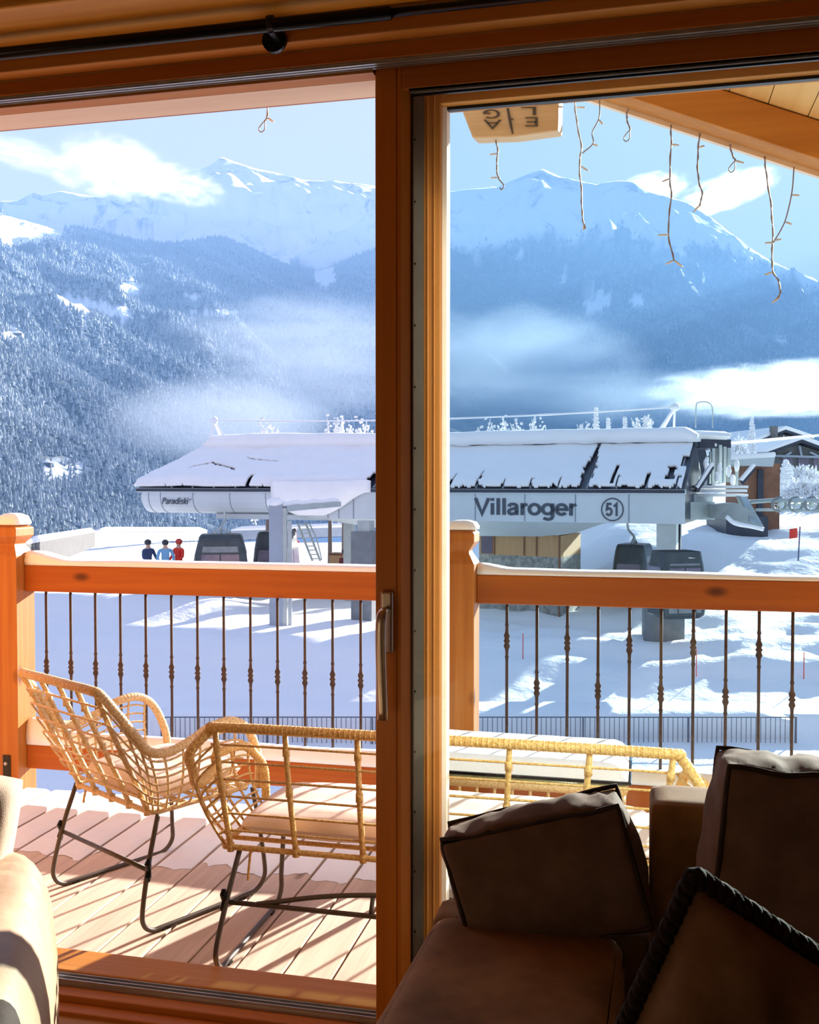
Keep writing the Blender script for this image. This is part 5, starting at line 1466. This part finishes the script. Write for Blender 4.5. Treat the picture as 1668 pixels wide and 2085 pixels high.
# =================================================================== SETTING: mountains
def interp(pts, x):
    xs = [p[0] for p in pts]
    return [float(np.interp(x, xs, [p[k] for p in pts])) for k in range(1, len(pts[0]))]
def mountain(name, ridge, foot, px0, px1, nu, nv, amp, mat, curve=1.0, seed=0, fine=1.0, ridge_noise=0.15):
    G = []
    for j in range(nv + 1):
        f = j / nv; row = []
        for i in range(nu + 1):
            px = px0 + (px1 - px0) * i / nu
            ry, rd = interp(ridge, px); fy, fd = interp(foot, px)
            A, B = atD(px, fy, fd), atD(px, ry, rd)
            g = f ** curve
            p = A * (1 - f) + B * f; p[2] = A[2] * (1 - g) + B[2] * g
            q = Vector(p * .0011 * fine) + Vector((seed, seed * 2.3, 0))
            n_ = 1 - abs(mnoise.noise(q * 2)) * 2
            n_ = n_ * .6 + fb(q * 5, 5) * .55
            k = (math.sin(math.pi * min(1, f * 1.0)) ** .7) * (1 - ridge_noise) + ridge_noise * (f > .02)
            p = p + np.array((0, -amp * n_ * k * .6, amp * n_ * k * .55))
            row.append(p)
        G.append(row)
    back = [r_ + np.array((0, 500, -350)) for r_ in G[-1]]
    pts = [p for row in G + [back] for p in row]
    o = MB().grid(pts, nu + 1, nv + 2).build(name, mat, smooth=True, fix=False)
    o['kind'] = 'structure'
    return o, G
def mountain_mat(name, rock_lo, rock_hi, treeline=None, rs=.004, snow=(.86, .88, .92)):
    m, nt, b = new_mat(name); setp(b, Roughness=.85, Specular_IOR_Level=.1)
    vec = objcoord(nt)
    n = noise_node(nt, vec, rs, 9, .68)
    n2 = noise_node(nt, objcoord(nt, (1, 1, .25)), rs * 3, 8, .7)
    mx = nt.nodes.new('ShaderNodeMix'); mx.data_type = 'FLOAT'; mx.inputs[0].default_value = .5
    nt.links.new(n.outputs['Fac'], mx.inputs[2]); nt.links.new(n2.outputs['Fac'], mx.inputs[3])
    r_ = ramp_node(nt, mx.outputs[0], [(rock_lo, snow), (rock_hi, (.20, .22, .26))])
    col = r_.outputs[0]
    at = nt.nodes.new('ShaderNodeVertexColor'); at.layer_name = 'forest'
    n3 = noise_node(nt, vec, .03, 6, .7)
    fr = ramp_node(nt, n3.outputs['Fac'], [(.35, (.05, .075, .09)), (.62, (.13, .16, .18)), (.78, (.34, .37, .40))])
    mm = nt.nodes.new('ShaderNodeMix'); mm.data_type = 'RGBA'
    nt.links.new(at.outputs['Color'], mm.inputs[0]); nt.links.new(col, mm.inputs[6]); nt.links.new(fr.outputs[0], mm.inputs[7])
    nt.links.new(mm.outputs[2], b.inputs['Base Color'])
    bump(nt, b, mx.outputs[0], .6, 18)
    return m
def proj(p):
    d = np.array(p) - CAM; u = np.dot(d, RV); v = np.dot(d, FV)
    s, c = math.sin(PITCH), math.cos(PITCH)
    y = v * c + d[2] * s; z = -v * s + d[2] * c
    return W / 2 + F * u / y, H / 2 - F * z / y
def paint(o, fn):
    ca_ = o.data.color_attributes.new('forest', 'FLOAT_COLOR', 'POINT')
    for i, v in enumerate(o.data.vertices):
        f = fn(*proj(v.co)); ca_.data[i].color = (f, f, f, 1)

M_FAR = mountain_mat('far_mountain', .54, .62, rs=.0022)
M_RIGHTM = mountain_mat('right_mountain', .53, .64, rs=.003)
M_LEFTM = mountain_mat('left_slope', .60, .72, rs=.004)
# far range with the pointed summit
far_ridge = [(-300, 395, 6200), (0, 412, 6200), (60, 405, 6200), (130, 389, 6200), (190, 402, 6200), (240, 395, 6300), (300, 388, 6400), (345, 360, 6500), (400, 346, 6600), (432, 336, 6600), (452, 321, 6600), (480, 333, 6600), (520, 345, 6600),
             (560, 352, 6700), (620, 368, 6800), (700, 372, 6900), (770, 382, 7000), (860, 388, 7000), (930, 396, 7000), (1000, 380, 7000), (1400, 420, 7000), (1950, 520, 7000)]
mf, Gf = mountain('mountain_far', far_ridge, [(-300, 640, 3600), (600, 640, 3900), (1950, 640, 4500)], -250, 1150, 190, 60, 300, M_FAR, 1.25, 3.0, .8, .07)
paint(mf, lambda x, y: 0.0)
# right mountain
right_ridge = [(560, 540, 4000), (640, 500, 4000), (700, 470, 4050), (760, 440, 4100), (860, 410, 4150), (915, 394, 4200), (960, 388, 4200), (1010, 384, 4200), (1040, 368, 4200), (1070, 356, 4200), (1105, 345, 4200), (1140, 360, 4200), (1180, 367, 4200), (1215, 376, 4200), (1260, 369, 4150), (1290, 372, 4100), (1320, 391, 4050), (1400, 412, 3900),
               (1450, 443, 3800), (1520, 503, 3650), (1600, 546, 3500), (1668, 582, 3300), (1725, 596, 3200), (1765, 490, 3200), (1840, 450, 3200), (1905, 680, 3100), (2200, 790, 3000), (2600, 840, 2800)]  # unseen hump past the right edge added to shade the left slope
mr, Gr = mountain('mountain_right', right_ridge, [(560, 930, 1900), (900, 930, 1900), (2600, 930, 1800)], 600, 2600, 280, 80, 200, M_RIGHTM, 1.15, 9.0, 1.1, .07)
def tl_right(x): return float(np.interp(x, [700, 920, 1000, 1060, 1110, 1180, 1260, 1320, 1380, 1450, 1520, 1668, 1900], [540, 520, 505, 490, 478, 492, 470, 500, 505, 500, 520, 600, 700]))
meadR = [(1216, 612, 28, 26), (1297, 612, 14, 9), (1148, 566, 8, 12), (1590, 688, 18, 8), (1060, 520, 8, 14)]
def f_right(x, y):
    t_ = ss(-18, 26, y - tl_right(x) + 34 * mnoise.noise(Vector((x * .03, y * .018, 0))) + 18 * mnoise.noise(Vector((x * .09, y * .03, 4))))
    for a, b_, rx_, ry_ in meadR:
        if ((x - a) / rx_) ** 2 + ((y - b_) / ry_) ** 2 < 1 + .8 * mnoise.noise(Vector((x * .08, y * .08, 2))): return 0.0
    return t_
paint(mr, f_right)
# left forested slope
left_ridge = [(-300, 400, 1900), (0, 440, 2000), (60, 452, 2100), (115, 468, 2200), (180, 478, 2300), (240, 488, 2400), (330, 503, 2600), (400, 494, 2800), (450, 490, 2900), (500, 502, 3000), (540, 520, 3050), (590, 545, 3100), (630, 556, 3150), (680, 545, 3200), (720, 524, 3250), (780, 500, 3300), (900, 490, 3300), (1100, 560, 3300), (1300, 700, 3000)]
left_foot = [(-300, 1160, 420), (0, 1130, 480), (300, 1110, 640), (770, 1090, 1000), (1300, 1060, 1300)]
ml, Gl = mountain('mountain_left', left_ridge, left_foot, -280, 1200, 170, 90, 95, M_LEFTM, 1.1, 21.0, 1.6, .07)
meadL = [(200, 628, 88, 17), (265, 590, 24, 17), (385, 606, 26, 8), (660, 560, 26, 28), (130, 955, 52, 26), (45, 470, 85, 34), (440, 640, 60, 10), (300, 540, 14, 5), (400, 535, 10, 5), (30, 682, 40, 5)]
def f_left(x, y):
    for a, b_, rx_, ry_ in meadL:
        if ((x - a) / rx_) ** 2 + ((y - b_ - (x - a) * (.22 if a == 200 else 0)) / ry_) ** 2 < 1 + .8 * mnoise.noise(Vector((x * .06, y * .1, 2))): return .22 if a == 130 else 0.0  # lower clearing: sparse trees, plus forest colour to darken it as if shaded
    return 1.0
paint(ml, f_left)

def forest_mat(name, snow_amt):
    m, nt, b = new_mat(name); setp(b, Roughness=.9, Specular_IOR_Level=.05)
    n = noise_node(nt, objcoord(nt), .35, 4, .7)
    n2 = noise_node(nt, objcoord(nt), .012, 3, .6)
    mx = nt.nodes.new('ShaderNodeMix'); mx.data_type = 'FLOAT'; mx.inputs[0].default_value = .35
    nt.links.new(n.outputs['Fac'], mx.inputs[2]); nt.links.new(n2.outputs['Fac'], mx.inputs[3])
    r_ = ramp_node(nt, mx.outputs[0], [(.34 - snow_amt, (.07, .10, .12)), (.50 - snow_amt, (.22, .26, .29)), (.68 - snow_amt, (.46, .50, .54))])
    nt.links.new(r_.outputs[0], b.inputs['Base Color'])
    return m
def forest(name, G, count, mask, hr, mat, label, seed, bias=1.0, pxlim=(-120, 1700)):
    rng = random.Random(seed); vs_, fs_ = [], []
    nv, nu = len(G), len(G[0]); made = 0; tries = 0
    while made < count and tries < count * 8:
        tries += 1
        a = rng.random() * (nu - 1.001); b_ = (rng.random() ** bias) * (nv - 1.001)
        i, j = int(a), int(b_); fa, fb_ = a - i, b_ - j
        p = G[j][i] * (1-fa) * (1-fb_) + G[j][i+1] * fa * (1-fb_) + G[j+1][i] * (1-fa) * fb_ + G[j+1][i+1] * fa * fb_
        x, y = proj(p)
        if not (pxlim[0] < x < pxlim[1]) or y > 1250: continue
        if rng.random() > mask(x, y): continue
        Dp = float(np.dot(p - CAM, FV)); h = rng.uniform(*hr) * min(1.0, .36 + .64 * ss(300, 2300, Dp)); w_ = h * rng.uniform(.22, .32); o = len(vs_)
        ph = rng.random() * 6.28
        for (rr, z) in ((w_, .10), (w_ * .45, .52)):
            for k in range(5):
                q = ph + k * 1.2566
                vs_.append((p[0] + rr * math.cos(q), p[1] + rr * math.sin(q), p[2] + h * z))
            ph += .6
        vs_.append((p[0] + rng.uniform(-.3, .3), p[1], p[2] + h))
        for k in range(5):
            l = (k + 1) % 5
            fs_.append((o+k, o+l, o+5+l, o+5+k)); fs_.append((o+5+k, o+5+l, o+10))
        made += 1
    m = MB(); m.v, m.f = vs_, fs_; m.mi = [0] * len(fs_)
    ob = m.build(name, mat, fix=False)
    return tag(ob, label, 'forest', kind='stuff')
forest('forest', Gl, 46000, f_left, (9, 17), forest_mat('left_forest', .03), 'snow-dusted conifer forest covering the left mountain slope', 5, 1.25, (-120, 900))
forest('forest', Gr, 14000, f_right, (10, 18), forest_mat('right_forest', .0), 'dark conifer forest on the right mountain below the snow line', 6, 1.0, (800, 1750))

for (px, py), lab in (((96, 944), 'tiny dark hut on the pale clearing of the left slope'), ((42, 683), 'tiny dark hut at the left picture edge on the forest slope')):
    best = min((p for row in Gl for p in row), key=lambda p: (proj(p)[0] - px) ** 2 + (proj(p)[1] - py) ** 2)
    k = float(np.dot(best - CAM, FV)) / F
    t = thing('mountain_hut', lab, 'hut', best, YAW)
    MB().box(-9 * k, 9 * k, -6 * k, 6 * k, -4 * k, 6 * k).build('hut_wall', M_ROOFDARK, t, world_xyz=False)
    MB().prism([(-11 * k, -8 * k, 5.5 * k), (11 * k, -8 * k, 5.5 * k), (0, -8 * k, 11 * k)], (0, 16 * k, 0)).build('hut_roof', M_SNOWR, t, world_xyz=False)
# =================================================================== haze, mist and clouds (real volumes)
def vol_mat(name, dens, color=(1, 1, 1), aniso=.3, noise_scale=None, amp=1.6, gain=1.5, detail=4, stretch=(1, 1, 1), seed=0.0, flat=0.0):
    m = bpy.data.materials.new(name); m.use_nodes = True; nt = m.node_tree; nt.nodes.clear()
    o = nt.nodes.new('ShaderNodeOutputMaterial'); s = nt.nodes.new('ShaderNodeVolumeScatter')
    s.inputs['Color'].default_value = c4(color); s.inputs['Anisotropy'].default_value = aniso; s.inputs['Density'].default_value = dens
    ab = nt.nodes.new('ShaderNodeVolumeAbsorption'); ab.inputs['Color'].default_value = c4(color); ab.inputs['Density'].default_value = dens
    ad = nt.nodes.new('ShaderNodeAddShader'); nt.links.new(s.outputs[0], ad.inputs[0]); nt.links.new(ab.outputs[0], ad.inputs[1])
    nt.links.new(ad.outputs[0] if min(color) < .99 else s.outputs[0], o.inputs['Volume'])
    if noise_scale:
        t = nt.nodes.new('ShaderNodeTexCoord')
        ln = nt.nodes.new('ShaderNodeVectorMath'); ln.operation = 'LENGTH'; nt.links.new(t.outputs['Object'], ln.inputs[0])
        mp = nt.nodes.new('ShaderNodeMapping'); mp.inputs['Scale'].default_value = stretch; mp.inputs['Location'].default_value = (seed, seed * 1.7, seed * .3)
        nt.links.new(t.outputs['Object'], mp.inputs[0])
        n = noise_node(nt, mp.outputs[0], noise_scale, 5, .62)
        def mth(op, a, b_, clamp=False):
            x = nt.nodes.new('ShaderNodeMath'); x.operation = op; x.use_clamp = clamp
            for k, val in enumerate((a, b_)):
                if isinstance(val, (int, float)): x.inputs[k].default_value = val
                else: nt.links.new(val, x.inputs[k])
            return x.outputs[0]
        fall = mth('MULTIPLY', mth('SUBTRACT', 1.0, ln.outputs['Value']), gain)
        nn = mth('MULTIPLY', mth('SUBTRACT', n.outputs['Fac'], .5), amp)
        edge = mth('MULTIPLY', mth('SUBTRACT', 1.0, ln.outputs['Value'], True), 5.0, True)
        d = mth('MULTIPLY', mth('MULTIPLY', mth('ADD', fall, nn, True), edge), dens)
        nt.links.new(d, s.inputs['Density']); nt.links.new(d, ab.inputs['Density'])
    return m
hz = MB().box(-6500, 6500, 140, 9500, -900, 660).build('haze', vol_mat('valley_haze', 3.7e-4, (.175, .315, .56), 0.0))
tag(hz, 'blue haze filling the valley between the balcony and the mountains', 'haze', kind='stuff')
def mist(name, px, py, D, rxp, ryp, depth, dens, label, seed, ns=2.0, amp=1.8, gain=1.4, aniso=.1, cat='mist', stretch=(1, 1, 1), rot=0.0, group=None):
    bm = bmesh.new(); bmesh.ops.create_icosphere(bm, subdivisions=3, radius=1.0)
    me = bpy.data.meshes.new(name); bm.to_mesh(me); bm.free()
    o = bpy.data.objects.new(name, me); COL.objects.link(o)
    o.location = atD(px, py, D); k = D / F
    o.scale = (rxp * k, depth, ryp * k); o.rotation_euler = (0, rot, YAW)
    me.materials.append(vol_mat(name + '_vapour', dens, (1, 1, 1) if cat == 'cloud' else (.58, .66, .78), aniso, ns, amp, gain, 4, stretch, seed))
    return tag(o, label, cat, group, 'stuff')
mist('mist', 660, 690, 1250, 360, 85, 230, .0030, 'wispy mist drifting across the middle of the left forest slope', 1.0, 2.2, 2.4, 1.2)
mist('mist', 640, 790, 1050, 300, 90, 200, .0030, 'soft mist bank low on the left forest slope by the door stile', 11.0, 2.0, 2.0, 1.3)
mist('mist', 455, 862, 760, 260, 95, 150, .0042, 'dome of mist above the left end of the station', 2.0, 1.0, .7, 1.9)
mist('mist', 1075, 740, 1500, 260, 120, 260, .0046, 'mist bank below the pointed right mountain', 3.0, 1.8)
mist('mist', 1250, 815, 1300, 520, 60, 240, .0030, 'flat mist layer behind the station roof', 4.0, 2.0, 1.6, 1.4)
mist('cloud', 1590, 797, 1250, 300, 56, 230, .0075, 'bright white cloud bank low over the chalets', 5.0, 3.2, 3.6, 1.0, .5, 'cloud')
mist('cloud', 228, 346, 4300, 135, 56, 380, .0020, 'white puffy cloud before the far left summit ridge', 6.0, 3.2, 5.0, .9, .5, 'cloud')
mist('cloud', 365, 378, 4400, 105, 32, 300, .0016, 'thin cloud trailing onto the far summit', 7.0, 3.4, 4.6, .9, .5, 'cloud', rot=R(6))
mist('cloud', 45, 316, 4300, 120, 22, 300, .0018, 'thin wisp of cloud at the left picture edge', 8.0, 3.2, 4.6, .9, .5, 'cloud', rot=R(10))
mist('cloud', 1480, 392, 5600, 110, 34, 350, .0026, 'ragged white cloud behind the shoulder of the right mountain', 9.0, 3.2, 4.8, .9, .5, 'cloud', rot=R(-14))
mist('cloud', 1330, 384, 5600, 80, 22, 300, .0026, 'small white cloud just over the right mountain crest', 10.0, 3.2, 4.6, .9, .5, 'cloud')
